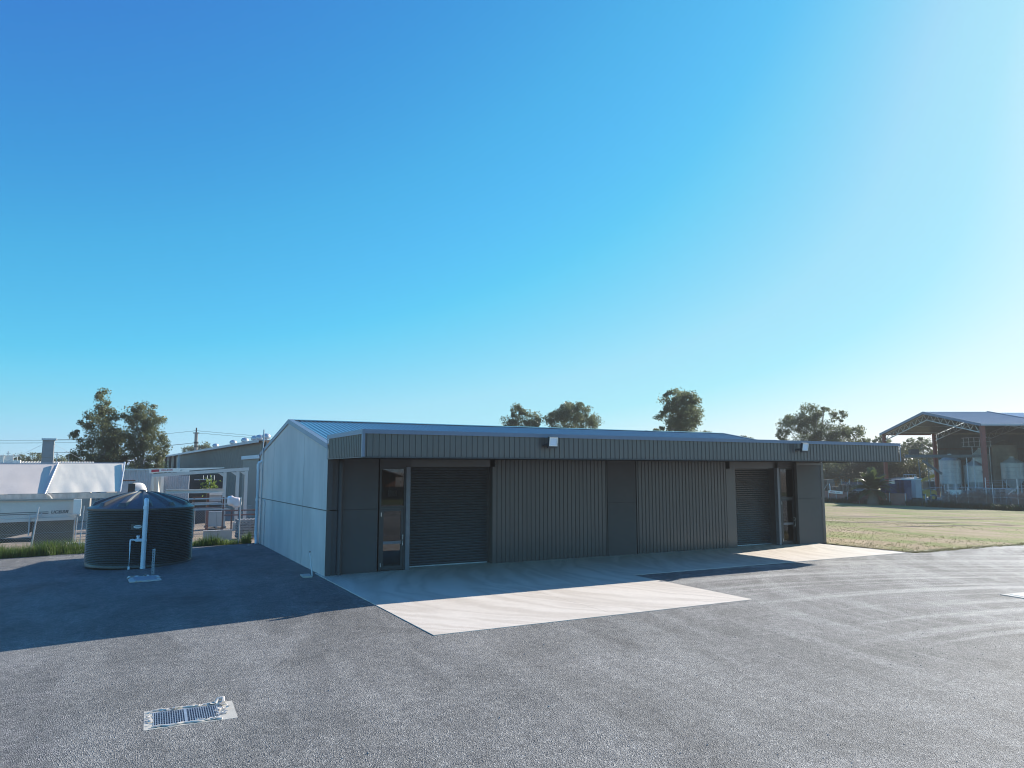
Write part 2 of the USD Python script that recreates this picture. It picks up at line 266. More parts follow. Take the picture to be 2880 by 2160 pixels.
# field: tan soil, straw and green patches drawn out along the vehicle passes
m_field = usdkit.material(stage, '/World/Looks/field_grass', {
    'geo': ('geometry', {}), 'map': ('mapping', {'rotation': (0, 0, -.12), 'scale': (.30, .10, 1.0)}),
    'n1': ('noise_texture', {'scale': 1.1, 'detail': 6.0, 'roughness': .65, 'distortion': .4}),
    'c1': ('rgb_ramp', {'ramp': [(.36, (.165, .205, .045)), (.47, (.250, .240, .085)), (.56, (.325, .250, .140)), (.68, (.390, .290, .195))]}),
    'n2': ('noise_texture', {'scale': 6.0, 'detail': 6.0, 'roughness': .75}), 'c2': ('rgb_ramp', {'ramp': [(.3, (.6, .62, .55)), (.7, (1.25, 1.22, 1.2))]}),
    'mu': ('mix_color', {'blend_type': 'multiply', 'fac': 1.0}),
    'rel': ('vector_math', {'math_type': 'subtract', 'vector2': (45.0, -32.0, 0.0)}), 'len': ('vector_math', {'math_type': 'length'}),
    'cl': ('combine_xyz', {}), 'sep': ('separate_xyz', {}), 'ang': ('math', {'math_type': 'arctan2'}), 'rt': ('noise_texture', {'scale': .9, 'detail': 3.0, 'roughness': .6}),
    'rr': ('rgb_ramp', {'ramp': [(.56, (0, 0, 0)), (.66, (1, 1, 1))]}), 'rf': ('math', {'math_type': 'multiply', 'value2': .6}),
    'mx': ('mix_color', {'blend_type': 'mix', 'b': (.30, .215, .135)}),
    'sx': ('separate_xyz', {}), 'edge': ('map_range', {'from_min': 50.0, 'from_max': 64.0, 'to_min': 0.0, 'to_max': .75, 'clamp': True}),
    'gn': ('noise_texture', {'scale': .5, 'detail': 4.0}), 'ge': ('math', {'math_type': 'multiply'}), 'mg': ('mix_color', {'blend_type': 'mix', 'b': (.150, .165, .060)}),
    'nb': ('noise_texture', {'scale': 14.0, 'detail': 5.0}), 'b': ('bump', {'strength': .9, 'distance': .06}),
    'p': ('principled_bsdf', {'roughness': .9, 'specular_ior_level': .2})},
    [('geo.position', 'map.vector'), ('map.vector', 'n1.vector'), ('n1.fac', 'c1.fac'), ('geo.position', 'n2.vector'), ('n2.fac', 'c2.fac'),
     ('geo.position', 'rel.vector1'), ('rel.vector', 'len.vector1'), ('rel.vector', 'sep.vector'), ('sep.y', 'ang.value1'), ('sep.x', 'ang.value2'), ('len.value', 'cl.x'), ('ang.value', 'cl.y'), ('cl.vector', 'rt.vector'), ('rt.fac', 'rr.fac'), ('rr.color', 'rf.value1'),
     ('c1.color', 'mx.a'), ('rf.value', 'mx.fac'), ('geo.position', 'sx.vector'), ('sx.x', 'edge.value'), ('edge.result', 'ge.value1'), ('geo.position', 'gn.vector'), ('gn.fac', 'ge.value2'),
     ('mx.result', 'mg.a'), ('ge.value', 'mg.fac'), ('mg.result', 'mu.a'), ('c2.color', 'mu.b'), ('mu.result', 'p.base_color'), ('geo.position', 'nb.vector'), ('nb.fac', 'b.height'), ('b.normal', 'p.normal')], surface='p.BSDF')

# apron concrete with sweeping trowel / water marks
m_apron = usdkit.material(stage, '/World/Looks/apron_concrete', {
    'geo': ('geometry', {}), 'n0': ('noise_texture', {'scale': .6, 'detail': 3.0}), 'sc': ('vector_math', {'math_type': 'scale', 'scale': .7}), 'ad': ('vector_math', {'math_type': 'add'}),
    'sx': ('separate_xyz', {}), 'yy': ('math', {'math_type': 'multiply_add', 'value2': 1.0, 'value3': 4.0}), 'y2': ('math', {'math_type': 'multiply'}), 'cv': ('math', {'math_type': 'multiply_add', 'value2': -.085}), 'cb': ('combine_xyz', {}), 'map': ('mapping', {'rotation': (0, 0, .1), 'scale': (1.15, .22, 1.0)}), 'n1': ('noise_texture', {'scale': .85, 'detail': 1.2, 'roughness': .4, 'distortion': .25}),
    'c1': ('rgb_ramp', {'ramp': [(.28, (.565, .485, .395)), (.40, (.675, .590, .490)), (.50, (.560, .480, .390)), (.62, (.670, .585, .485)), (.74, (.700, .615, .515))]}),
    'n2': ('noise_texture', {'scale': 5.0, 'detail': 6.0, 'roughness': .7}), 'c2': ('rgb_ramp', {'ramp': [(.3, (.93, .93, .93)), (.7, (1.05, 1.05, 1.05))]}),
    'mu': ('mix_color', {'blend_type': 'multiply', 'fac': 1.0}), 'nb': ('noise_texture', {'scale': 120.0, 'detail': 2.0}), 'b': ('bump', {'strength': .25, 'distance': .004}),
    'p': ('principled_bsdf', {'roughness': .6, 'specular_ior_level': .4})},
    [('geo.position', 'n0.vector'), ('n0.color', 'sc.vector1'), ('geo.position', 'ad.vector1'), ('sc.vector', 'ad.vector2'), ('ad.vector', 'sx.vector'), ('sx.y', 'yy.value1'), ('yy.value', 'y2.value1'), ('yy.value', 'y2.value2'), ('y2.value', 'cv.value1'), ('sx.x', 'cv.value3'), ('cv.value', 'cb.x'), ('sx.y', 'cb.y'), ('cb.vector', 'map.vector'), ('map.vector', 'n1.vector'), ('n1.fac', 'c1.fac'),
     ('geo.position', 'n2.vector'), ('n2.fac', 'c2.fac'), ('c1.color', 'mu.a'), ('c2.color', 'mu.b'), ('mu.result', 'p.base_color'), ('geo.position', 'nb.vector'), ('nb.fac', 'b.height'), ('b.normal', 'p.normal')], surface='p.BSDF')

m_ground = plain('yard_dirt', (.27, .205, .145), .95, var=.25, scale=.35, bump=.6, bscale=9)
m_brick = usdkit.material(stage, '/World/Looks/brick', {
    'geo': ('geometry', {}), 'sep': ('separate_xyz', {}), 'ad': ('math', {'math_type': 'add'}), 'cmb': ('combine_xyz', {}),
    'br': ('brick_texture', {'scale': 1.0, 'brick_width': .24, 'row_height': .086, 'mortar_size': .006, 'color1': (.27, .105, .075), 'color2': (.20, .085, .065), 'mortar': (.30, .27, .24)}),
    'p': ('principled_bsdf', {'roughness': .85})},
    [('geo.position', 'sep.vector'), ('sep.x', 'ad.value1'), ('sep.y', 'ad.value2'), ('ad.value', 'cmb.x'), ('sep.z', 'cmb.y'), ('cmb.vector', 'br.vector'), ('br.color', 'p.base_color')], surface='p.BSDF')
m_gum = leafmat('gum_leaves', (.110, .135, .070), (.29, .31, .17), .55)
m_gumwarm = leafmat('gum_leaves_warm', (.110, .130, .058), (.31, .30, .14), .55)
m_olive = leafmat('olive_leaves', (.050, .060, .022), (.260, .220, .080), .4)
m_darkleaf = leafmat('dark_leaves', (.032, .045, .024), (.105, .125, .060), .4)
m_palmleaf = leafmat('palm_leaves', (.055, .080, .025), (.190, .220, .085), .4)
m_blade = leafmat('grass_blades', (.10, .16, .030), (.30, .34, .09), .5)
m_weed = leafmat('dark_weeds', (.020, .040, .014), (.070, .100, .035), .3)
m_straw = leafmat('straw_tufts', (.13, .13, .04), (.30, .25, .12), .3)

# ------------------------------------------------------------------ ground
def grid(xs, ys, zf):
    X, Y = np.meshgrid(xs, ys, indexing='ij'); Z = zf(X, Y); n = len(ys)
    v = np.stack([X, Y, Z], -1).reshape(-1, 3); i, k = np.meshgrid(np.arange(len(xs)-1), np.arange(n-1), indexing='ij')
    return MB().add(v, np.stack([i*n+k, (i+1)*n+k, (i+1)*n+k+1, i*n+k+1], -1).reshape(-1, 4))
far = np.array([-1500, -400, -120, -60, -40, -30, -25])
single('ground', grid(np.concatenate([far, np.linspace(-16, 0, 9), [24.7, 60, 120, 300, 700, 1800]]), np.array([-1500, -300, -100, -60, -30, -14, -11, 0, 30, 60, 120, 300, 800, 2500]),
       lambda X, Y: gz(X)-.10-.4*((X > -6.5) & (X < -3.5) & (Y > -14.5) & (Y < -10.5))), m_ground, kind='structure')

def und(X, Y, a=.006): return a*(2*meshkit.fbm(np.stack([X*.45, Y*.45, 0*X], -1), 3, 3)-1)
gv = MB()
GX, GY = -5.15, -12.66                                       # the drain grate
def gravel_left(X, Y):
    near = np.clip((np.hypot(X-GX, Y-GY)-.9)/1.2, 0, 1)
    return G(GX)*(1-near)+G(X)*near-.004+und(X, Y)*near
HX, HY = (GX-.58, GX+.46), (GY-.40, GY+.38)
xs = np.unique(np.concatenate([np.linspace(-45, 0, 121), HX])); ye = np.unique(np.concatenate([np.linspace(-48, 11, 150), HY]))
v_rows = np.linspace(0, 1, 8)[1:]
edge = 13.35-.135*xs+.25*np.sin(xs*1.3)*np.clip(-xs/6, 0, 1)*.5
Yv = np.hstack([np.repeat(ye[None], len(xs), 0), 11+(edge[:, None]-11)*v_rows[None]]); Xg = np.repeat(xs[:, None], Yv.shape[1], 1)
v = np.stack([Xg, Yv, gravel_left(Xg, Yv)], -1).reshape(-1, 3); n = Yv.shape[1]
ii, kk = np.meshgrid(np.arange(len(xs)-1), np.arange(n-1), indexing='ij'); Fq = np.stack([ii*n+kk, (ii+1)*n+kk, (ii+1)*n+kk+1, ii*n+kk+1], -1).reshape(-1, 4)
mid = v[Fq].mean(1); Fq = Fq[~((mid[:, 0] > HX[0]) & (mid[:, 0] < HX[1]) & (mid[:, 1] > HY[0]) & (mid[:, 1] < HY[1]))]
gv.add(v, Fq)
xs = np.linspace(0, 120, 301)
Xg, Yg = np.meshgrid(xs, np.linspace(0, 1, 160), indexing='ij'); n = 160
edge = np.where(xs < 24.4, 1.5, -4.72+.10*np.sin(xs*1.1)+.06*np.sin(xs*3.7)-.02*(xs-24))
Yv = -48+(edge[:, None]+48)*Yg
v = np.stack([Xg, Yv, G(Xg)-.004+und(Xg, Yv)], -1).reshape(-1, 3)
ii, kk = np.meshgrid(np.arange(len(xs)-1), np.arange(n-1), indexing='ij')
gv.add(v, np.stack([ii*n+kk, (ii+1)*n+kk, (ii+1)*n+kk+1, ii*n+kk+1], -1).reshape(-1, 4))
single('gravel_yard', gv, m_gravel, kind='structure', smooth=True)
single('field', grid(np.linspace(24.69, 130, 160), np.linspace(-9, 75, 120), lambda X, Y: -.035+.02*(2*meshkit.fbm(np.stack([X*.3, Y*.3, 0*X], -1), 3, 5)-1)-.07*np.clip((-4.3-Y)/1.5, 0, 1)), m_field, kind='structure', smooth=True)

# concrete apron in cast bays with saw-cut joints
ap = thing('concrete_apron', None, None, kind='structure')
def bay(x0, x1, y0, y1, g=.003): obj('slab', ap, MB().box(x0+g, x1-g, y0+g, y1-g, -.12, 0.0), m_apron)
SX = [-.10, 4.75, 9.37, 14.2, 19.1, 24.0]
for k in range(5): bay(SX[k], SX[k+1], -4.62, .95)
for k in range(2): bay(SX[k], SX[k+1], -10.02, -4.62)

# ------------------------------------------------------------------ the workshop building
L, D, ZT, ZB, W, ZR, ZE, ZC = 24.67, 4.15, 4.75, 3.95, 13.62, 5.68, 4.42, 3.95
def XR(x, y): return CAM[0]+(x-CAM[0])*(1+y/25.37)
ws = thing('workshop_building', 'long dark metal clad workshop with deep awning fascia and grey precast gable wall', 'building', (0, 0, 0))
def roofz(y): return ZE+(ZR-ZE)*(1-abs(y-W/2)/(W/2))
# precast end wall, six panels with recessed joints (left), plain one on the right
YJ = [0.0, 3.66, 9.98, W]; ZJ = 2.18; T = .18; g = .018
for a, b in zip(YJ[:-1], YJ[1:]):
    a1, b1 = a+(g if a > 0 else .004), b-(g if b < W else 0)
    obj('precast_panel', ws, MB().poly([(0, a1, -.1), (0, b1, -.1), (0, b1, ZJ-g), (0, a1, ZJ-g)], (T, 0, 0)), m_precast)
    top = [(0, b1, roofz(b1)-.03)]+([(0, W/2, ZR-.03)] if a < W/2 < b else [])+[(0, a1, roofz(a1)-.03)]
    obj('precast_panel', ws, MB().poly([(0, a1, ZJ+g), (0, b1, ZJ+g)]+top, (T, 0, 0)), m_precast)
mb = MB()
for y in YJ[1:-1]: mb.box(.012, .1, y-g, y+g, -.1, roofz(y)-.04)
mb.box(.012, .1, .01, W, ZJ-g, ZJ+g); obj('joint_seal', ws, mb, m_joint)
obj('end_wall', ws, MB().poly([(L, 0.02, -.1), (L, 0.02, ZE-.03), (L, W/2, ZR-.03), (L, W, ZE-.03), (L, W, -.1)], (-T, 0, 0)), m_precast)
obj('rear_wall', ws, MB().box(T, L-T, W-T, W-.002, -.1, ZE-.05), m_shedwall)
obj('floor', ws, MB().box(T, L-T, .96, W-T, -.1, .001), m_interior)

# ribbed sheets: profile in the plane (a = along, b = out), trapezoid ribs
def rib_profile(a0, a1, pitch=.19, h=.029, top=.026, foot=.054, off=0.0, t=.0):
    P = [(a0, 0.0)]; k = math.floor((a0-off)/pitch)
    while True:
        c = off+k*pitch; k += 1
        if c-foot/2 < a0+1e-4: continue
        if c+foot/2 > a1-1e-4: break
        P += [(c-foot/2, 0), (c-top/2, h), (c+top/2, h), (c+foot/2, 0)]
    P.append((a1, 0.0)); return np.array(P)
def sheet(P, ea, eb, o0, o1, th=.004):
    """profile points P carried from line o0 to line o1: a along ea, b along eb; closed with a small thickness"""
    P = np.asarray(P); ea, eb, o0, o1 = (np.asarray(x, float) for x in (ea, eb, o0, o1)); n = len(P); mb = MB()
    V0 = o0+P[:, :1]*ea+P[:, 1:]*eb; V1 = o1+P[:, :1]*ea+P[:, 1:]*eb
    V2, V3 = V0-th*eb, V1-th*eb; V_ = np.vstack([V0, V1, V2, V3]); F = []
    for k in range(n-1):
        F += [[k, k+1, n+k+1, n+k], [2*n+k, 3*n+k, 3*n+k+1, 2*n+k+1], [k, 2*n+k, 2*n+k+1, k+1], [n+k, n+k+1, 3*n+k+1, 3*n+k]]
    return mb.add(V_, F)
SW = .76
def sheets(name, parent, x0, x1, fn, mat, off=.095, step=SW):
    x = x0
    while x < x1-.02:
        e = min(x+step, x1); obj(name, parent, fn(rib_profile(x+.0012, e-.0012, off=x+.095)), mat); x = e
# roof: a deck part that carries the sheets of the front slope; the rear slope is one sheet
sl = math.atan2(ZR-ZE, W/2); up_f = np.array([0, -math.sin(sl), math.cos(sl)])
deck = obj('roof', ws, MB().poly([(.02, 0, ZE-.05), (.02, W/2, ZR-.05), (.02, W, ZE-.05), (.02, W, ZE-.09), (.02, W/2, ZR-.1), (.02, 0, ZE-.09)], (L-.04, 0, 0)), m_soffit)
sheets('roof_sheet', deck, .16, L-.02, lambda P: sheet(P, (1, 0, 0), up_f, (0, -.05, ZE-.02), (0, W/2-.03, ZR-.02)), m_roof)
up_b = np.array([0, math.sin(sl), math.cos(sl)])
obj('rear_slope', deck, sheet(rib_profile(0, L-.02, off=.095), (1, 0, 0), up_b, (0, W/2+.03, ZR-.02), (0, W+.08, ZE-.03)), m_roof)
for x in (-.035, L-.165):  # barge capping, an angle over the roof edge
    for y0, y1, z0, z1 in ((-.02, W/2-.002, roofz(-.02), ZR), (W/2+.002, W+.10, ZR, roofz(W)-.02)):
        mb = MB().poly([(x, y0, z0+.022), (x, y1, z1+.022), (x, y1, z1+.034), (x, y0, z0+.034)], (.20, 0, 0))
        q = x if x < 1 else x+.196
        mb.poly([(q, y0, z0-.15), (q, y1, z1-.15), (q, y1, z1+.023), (q, y0, z0+.023)], (.004, 0, 0)); obj('barge_capping', ws, mb, m_cap)
obj('ridge_capping', ws, MB().poly([(.165, W/2-.22, ZR-.005), (.165, W/2, ZR+.034), (.165, W/2+.22, ZR-.005), (.165, W/2+.22, ZR-.012), (.165, W/2, ZR+.026), (.165, W/2-.22, ZR-.012)], (L-.33, 0, 0)), m_roof)
obj('rear_gutter', ws, MB().poly([(-.06, W+.09, ZE-.05), (-.06, W+.22, ZE-.04), (-.06, W+.22, ZE-.16), (-.06, W+.09, ZE-.16)], (L+.12, 0, 0)), m_cap)

# awning box: core, fascia sheets, capping, soffit
core = obj('awning', ws, MB().box(.05, L-.05, -D+.05, -.02, ZB+.04, ZT-.35), m_soffit)
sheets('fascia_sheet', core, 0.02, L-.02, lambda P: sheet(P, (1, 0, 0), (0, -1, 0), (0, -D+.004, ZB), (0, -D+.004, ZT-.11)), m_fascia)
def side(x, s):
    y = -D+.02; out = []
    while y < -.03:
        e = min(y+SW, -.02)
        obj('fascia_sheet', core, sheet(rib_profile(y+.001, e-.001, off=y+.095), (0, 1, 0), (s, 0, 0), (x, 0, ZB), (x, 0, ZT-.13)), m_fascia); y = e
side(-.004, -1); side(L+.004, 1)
cap = MB()
cap.box(-.05, L+.05, -D-.045, -D-.040, ZT-.125, ZT); cap.box(-.05, L+.05, -D-.040, -D+.13, ZT-.005, ZT)
for x in (-.05, L+.045): cap.box(x, x+.005, -D-.039, -.01, ZT-.14, ZT-.006)
for x in (-.045, L-.13): cap.box(x, x+.175, -D+.131, -.01, ZT-.02, ZT-.007)
obj('awning_capping', core, cap, m_cap)
trim = MB()
trim.box(-.044, .03, -D-.040, -D-.036, ZB-.01, ZT-.126); trim.box(-.045, -.041, -D-.0395, -D+.05, ZB-.01, ZT-.141)
trim.box(L-.03, L+.044, -D-.040, -D-.036, ZB-.01, ZT-.126); trim.box(-.042, -.036, -.07, -.005, ZB-.01, ZT-.141)
obj('corner_trim', core, trim, m_cap)
obj('bottom_trim', core, MB().box(-.03, L+.03, -D-.034, -D+.06, ZB-.035, ZB-.006).box(-.03, .05, -D+.061, -.02, ZB-.035, ZB-.006).box(L-.05, L+.03, -D+.061, -.02, ZB-.035, ZB-.006), m_darkframe)
sh = MB(); obj('soffit', core, sheet(rib_profile(.06, L-.06, off=.12), (1, 0, 0), (0, 0, -1), (0, -D+.07, ZB+.035), (0, .9, ZB+.035)), m_soffit)

# front wall, left to right
YP, YC, YRD, YD = .22, .45, .80, .34
def wall_box(name, x0, x1, y, z0, z1, mat, depth=.12, parent=None, label=None):
    return obj(name, parent or ws, MB().box(XR(x0, y), XR(x1, y), y, y+depth, z0, z1), mat, label=label)
for z0, z1 in ((-.05, ZJ-.017), (ZJ+.017, ZB-.001)):
    obj('wall_return', ws, MB().box(.002, .185, -.006, -.001, z0, z1), m_panel)
    obj('wall_return', ws, MB().box(.195, .40, .10, .24, z0, z1), m_panel)
    wall_box('front_panel', .42, 1.81, YP, z0, z1, m_panel)
    wall_box('front_panel', 11.63, 13.08, YC-.04, z0, z1, m_panel)
    obj('front_panel', ws, MB().box(22.82, L-.17, 0.0, .15, z0, z1 if z1 < 3 else 3.80), m_panel)
wall_box('joint_strip', .40, 1.83, YP+.02, ZJ-.0165, ZJ+.0165, m_black, .05)
obj('joint_strip', ws, MB().box(22.83, L-.18, .02, .1, ZJ-.0165, ZJ+.0165), m_black)
obj('corner_flashing', ws, MB().box(L-.16, L+.006, -.012, -.002, -.05, ZB-.03).box(L+.001, L+.006, -.002, .16, -.05, ZB-.03), m_clad)
obj('head_flashing', ws, MB().box(22.80, L-.16, -.02, .16, 3.80, ZB-.02), m_clad)
dp = MB().tube([(.50, .10, .0), (.50, .10, 3.70), (.50, .12, 3.80), (.52, .2, 3.93)], .088, 18)
dn = obj('downpipe', ws, dp, m_panel, smooth=40)
obj('pipe_joint', dn, MB().cyl((.50, .10), .093, 3.58, 3.72, 18).cyl((.50, .10), .093, 0.02, .14, 18), m_panel, smooth=40)

def glazed_door(x0, x1, y, parent, post_left):
    a, b = XR(x0, y), XR(x1, y); zt, H = 3.66, 2.19
    fr = MB()
    fr.box(a, a+.07, y, y+.1, .0, zt); fr.box(b-.07, b, y, y+.1, 0, zt); fr.box(a+.07, b-.07, y, y+.1, zt-.07, zt); fr.box(a+.07, b-.07, y, y+.1, H, H+.07)
    door = obj('glazed_door', parent, fr, m_darkframe)
    lf = MB(); s = .095
    lf.box(a+.075, a+.075+s, y+.02, y+.07, .03, H-.005); lf.box(b-.075-s, b-.075, y+.02, y+.07, .03, H-.005)
    lf.box(a+.075+s, b-.075-s, y+.02, y+.07, .03, .03+.14); lf.box(a+.075+s, b-.075-s, y+.02, y+.07, H-.005-s, H-.005)
    obj('door_leaf', door, lf, m_darkframe)
    obj('push_rail', door, MB().box(a+.075+s, b-.075-s, y+.015, y+.06, .93, 1.03), m_alu)
    obj('pane', door, MB().box(a+.075+s, b-.075-s, y+.040, y+.046, 1.03, H-.1), m_glass)
    obj('pane', door, MB().box(a+.075+s, b-.075-s, y+.040, y+.046, .17, .93), m_glass)
    obj('pane', door, MB().box(a+.07, b-.07, y+.040, y+.046, H+.07, zt-.07), m_glass)
    hx = b-.075-s*.5
    obj('handle', door, MB().tube([(hx-.0, y+.02, .86), (hx, y-.06, .86), (hx, y-.075, .90), (hx, y-.075, 1.22), (hx, y-.06, 1.26), (hx, y+.02, 1.26)], .016, 10), m_steel, smooth=40)
    obj('handle', door, MB().tube([(hx-.13, y+.07, .86), (hx-.13, y+.15, .88), (hx-.13, y+.15, 1.24), (hx-.13, y+.07, 1.26)], .014, 8), m_steel, smooth=40)
    obj('lock', door, MB().cyl((hx+.03, 0), .02, 0, .012).v and MB().box(hx+.015, hx+.04, y+.008, y+.02, 1.10, 1.16), m_steel)
    for z in (.22, 1.98): obj('hinge', door, MB().box(a+.055, a+.085, y-.012, y-.001, z-.07, z+.07).cyl((a+.07, y-.014), .012, z-.07, z+.07, 8), m_steel)
    return a, b
glazed_door(1.86, 2.84, YD-.04, ws, True)
obj('door_post', ws, MB().box(XR(2.85, .25), XR(3.0, .25), .25, .82, 0, 3.66), m_alu)
glazed_door(21.63, 22.62, YD-.04, ws, True)
obj('door_post', ws, MB().box(XR(21.48, .20), XR(21.62, .20), .20, .40, 0, 3.66), m_alu)
obj('reveal', ws, MB().box(XR(21.48, .24)+.0, XR(21.62, .24), .401, 1.0, 0, 3.66), m_panel)
obj('reveal', ws, MB().box(XR(22.64, .3), 23.1, .16, .5, 0, 3.80), m_panel)

def roller(x0, x1, zt=3.56):
    a, b, y = XR(x0, YRD), XR(x1, YRD), YRD
    hd = obj('roller_door', ws, MB().box(a-.15, b+.15, y+.01, y+.5, zt, ZB), m_panel)
    p = .10; z = .055; k = 0
    while z < zt+.02:
        prof = [(z, .006), (z+.012, -.002), (z+.030, -.026), (z+.052, -.034), (z+.072, -.028), (z+.088, -.004), (z+p-.002, .006)]
        mb = MB(); V0 = [(a, y+q, zz) for zz, q in prof]; V1 = [(b, y+q, zz) for zz, q in prof]; n = len(prof)
        mb.add(V0+V1, [[i, n+i, n+i+1, i+1] for i in range(n-1)])
        obj('slat', hd, mb, m_roller, smooth=35); z += p; k += 1
    obj('bottom_bar', hd, MB().box(a, b, y-.035, y+.02, .012, .052), m_galv)
    obj('bottom_seal', hd, MB().box(a, b, y-.02, y+.01, 0.0, .012), m_rubber)
    obj('door_backing', hd, MB().box(a, b, y+.02, y+.024, .02, zt), m_roller)
    for xx in (a-.07, b): obj('guide_rail', hd, MB().box(xx, xx+.07, y-.045, y-.002, 0, zt+.1).box(xx, xx+.07, y-.05, y-.046, 0, zt+.1), m_clad)
    return a, b
ra, rb = roller(2.99, 6.06); rc, rd = roller(18.50, 21.20)
# headers and jambs round the roller doors
obj('header', ws, MB().box(XR(3.0, .5), XR(6.20, YC), YC, YC+.1, 3.68, ZB-.002), m_clad)
obj('header', ws, MB().box(XR(18.45, YC), XR(21.5, YC), YC, YC+.1, 3.62, ZB-.002), m_clad)
obj('header', ws, MB().box(XR(1.84, YD), XR(3.0, YD), YD-.04, YD+.1, 3.665, ZB-.002), m_panel)
obj('header', ws, MB().box(XR(21.5, YD), XR(22.7, YD), YD-.04, YD+.1, 3.665, ZB-.002), m_panel)
obj('jamb', ws, MB().box(rb+.075, XR(6.42, YC), YC-.01, YRD+.1, 0, 3.68), m_clad)
obj('jamb', ws, MB().box(XR(18.20, YC), rc-.075, YC-.01, YRD+.1, 0, 3.62), m_clad)
for x0, x1 in ((6.42, 11.595), (13.135, 18.2)):
    back = obj('wall_frame', ws, MB().box(XR(x0, YC), XR(x1, YC), YC+.02, YC+.12, 0, ZB-.002), m_soffit)
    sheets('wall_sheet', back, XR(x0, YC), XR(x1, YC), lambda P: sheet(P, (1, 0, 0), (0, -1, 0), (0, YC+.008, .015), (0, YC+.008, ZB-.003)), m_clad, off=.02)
    obj('base_flashing', back, MB().box(XR(x0, YC), XR(x1, YC), YC+.004, YC+.019, .0, .014), m_clad)
wall_box('joint_strip', 11.64, 13.07, YC-.02, ZJ-.0165, ZJ+.0165, m_black, .05)
# rear downpipe and the thin vent pipe on the gable wall
pr = obj('downpipe', ws, MB().tube([(-.17, 12.85, -.03), (-.17, 13.05, .25), (-.17, 13.1, .5), (-.17, 13.1, 3.75), (-.15, 13.1, 3.92), (.02, 13.1, 4.0)], .075, 16), m_pvc, smooth=40, label='white plastic downpipe at the rear corner')
obj('pipe_joint', pr, MB().cyl((-.17, 13.1), .085, 3.62, 3.86, 16).cyl((-.17, 13.1), .083, 2.05, 2.17, 16).cyl((-.17, 13.1), .083, .45, .58, 16), m_pvc, smooth=40)
obj('vent_pipe', ws, MB().tube([(-.06, 12.6, 0), (-.06, 12.6, 5.55)], .032, 10), m_galv, smooth=40)
obj('conduit', ws, MB().tube([(-.02, 11.75, 0), (-.02, 11.75, 1.98), (-.02, 11.9, 2.12), (-.02, 12.55, 2.15)], .013, 6), m_galv, smooth=40)

# suspended signs seen through the glass
def hanging_sign(x, y, z, label):
    t = thing('hanging_sign', label, 'sign', (x, y, z))
    obj('board', t, MB().box(-.17, .17, -.008, .008, -.11, .11), m_white, world=False)
    obj('wire', t, MB().tube([(-.13, 0, .11), (-.13, 0, 1.1)], .004, 5), m_galv, world=False); obj('wire', t, MB().tube([(.13, 0, .11), (.13, 0, 1.1)], .004, 5), m_galv, world=False)
hanging_sign(XR(2.33, .9), .9, 2.70, 'small white board hanging on wires behind the left glazed door')
hanging_sign(XR(21.95, .9), .9, 2.55, 'small white board hanging on wires behind the right glazed door')

# floodlights on the fascia
def flood(x, label):
    t = thing('floodlight', label, 'floodlight', (x, -D, 4.36), group='floodlights on the awning fascia')
    tilt = math.radians(28); c, s_ = math.cos(tilt), math.sin(tilt)
    def P(u, w, d):
        u, w, d = u*.86, w*.86, d*.86; return (u, -.34-d*c-w*s_*.35, .12+w*c-d*s_*.6)
    def rb_(u0, u1, w0, w1, d0, d1):
        Q = [P(u, w, d) for d in (d0, d1) for w in (w0, w1) for u in (u0, u1)]
        return Q, [[0, 2, 3, 1], [4, 5, 7, 6], [0, 1, 5, 4], [2, 6, 7, 3], [0, 4, 6, 2], [1, 3, 7, 5]]
    obj('housing', t, MB().add(*rb_(-.20, .20, -.285, .20, -.11, .0)), m_black, world=False)
    fr = MB()
    for q in ((-.18, .18, .155, .185), (-.18, .18, -.185, -.155), (-.18, -.15, -.155, .155), (.15, .18, -.155, .155)): fr.add(*rb_(*q, .001, .028))
    obj('frame', t, fr, m_white, world=False)
    obj('lens', t, MB().add(*rb_(-.149, .149, -.154, .154, .002, .012)), m_lens, world=False)
    fins = MB()
    for k in range(7): fins.add(*rb_(-.15+.05*k-.006, -.15+.05*k+.006, -.16, .16, -.14, -.101))
    obj('fins', t, fins, m_black, world=False)
    br = MB().bar((-.20, 0, .0), (-.20, -.33, .06), .02, .045).bar((.20, 0, .0), (.20, -.33, .06), .02, .045).box(-.22, .22, -.03, -.002, -.03, .03)
    obj('bracket', t, br, m_black, world=False)
flood(XR(6.48, -.25)-.05, 'black floodlight with pale lens on the fascia above the ribbed wall, left one')
flood(XR(18.62, -.25)-.16, 'black floodlight with pale lens on the fascia near the right roller door')

# ------------------------------------------------------------------ rain water tank
TC, TR, TZ = np.array([-5.37, 8.62]), 1.93, -.20
tk = thing('water_tank', 'large round dark green ribbed plastic rain water tank with white pipes', 'water tank', (TC[0], TC[1], TZ))
prof = [(0.0, .03), (TR-.02, .03), (TR+.015, .05), (TR+.015, .12), (TR-.01, .15)]
nr = 31; z0, z1 = .17, 2.17; p = (z1-z0)/nr
for k in range(nr):
    for q, r_ in ((.0, -.022), (.14, -.004), (.32, .020), (.5, .026), (.68, .020), (.86, -.004)): prof.append((TR+r_, z0+(k+q)*p))
prof += [(TR-.022, z1), (TR+.02, z1+.02), (TR+.03, z1+.05), (TR+.03, z1+.10), (TR+.005, z1+.12)]
obj('tank_wall', tk, MB().revolve(prof, (0, 0, 0), 128), m_tank, smooth=50, world=False)
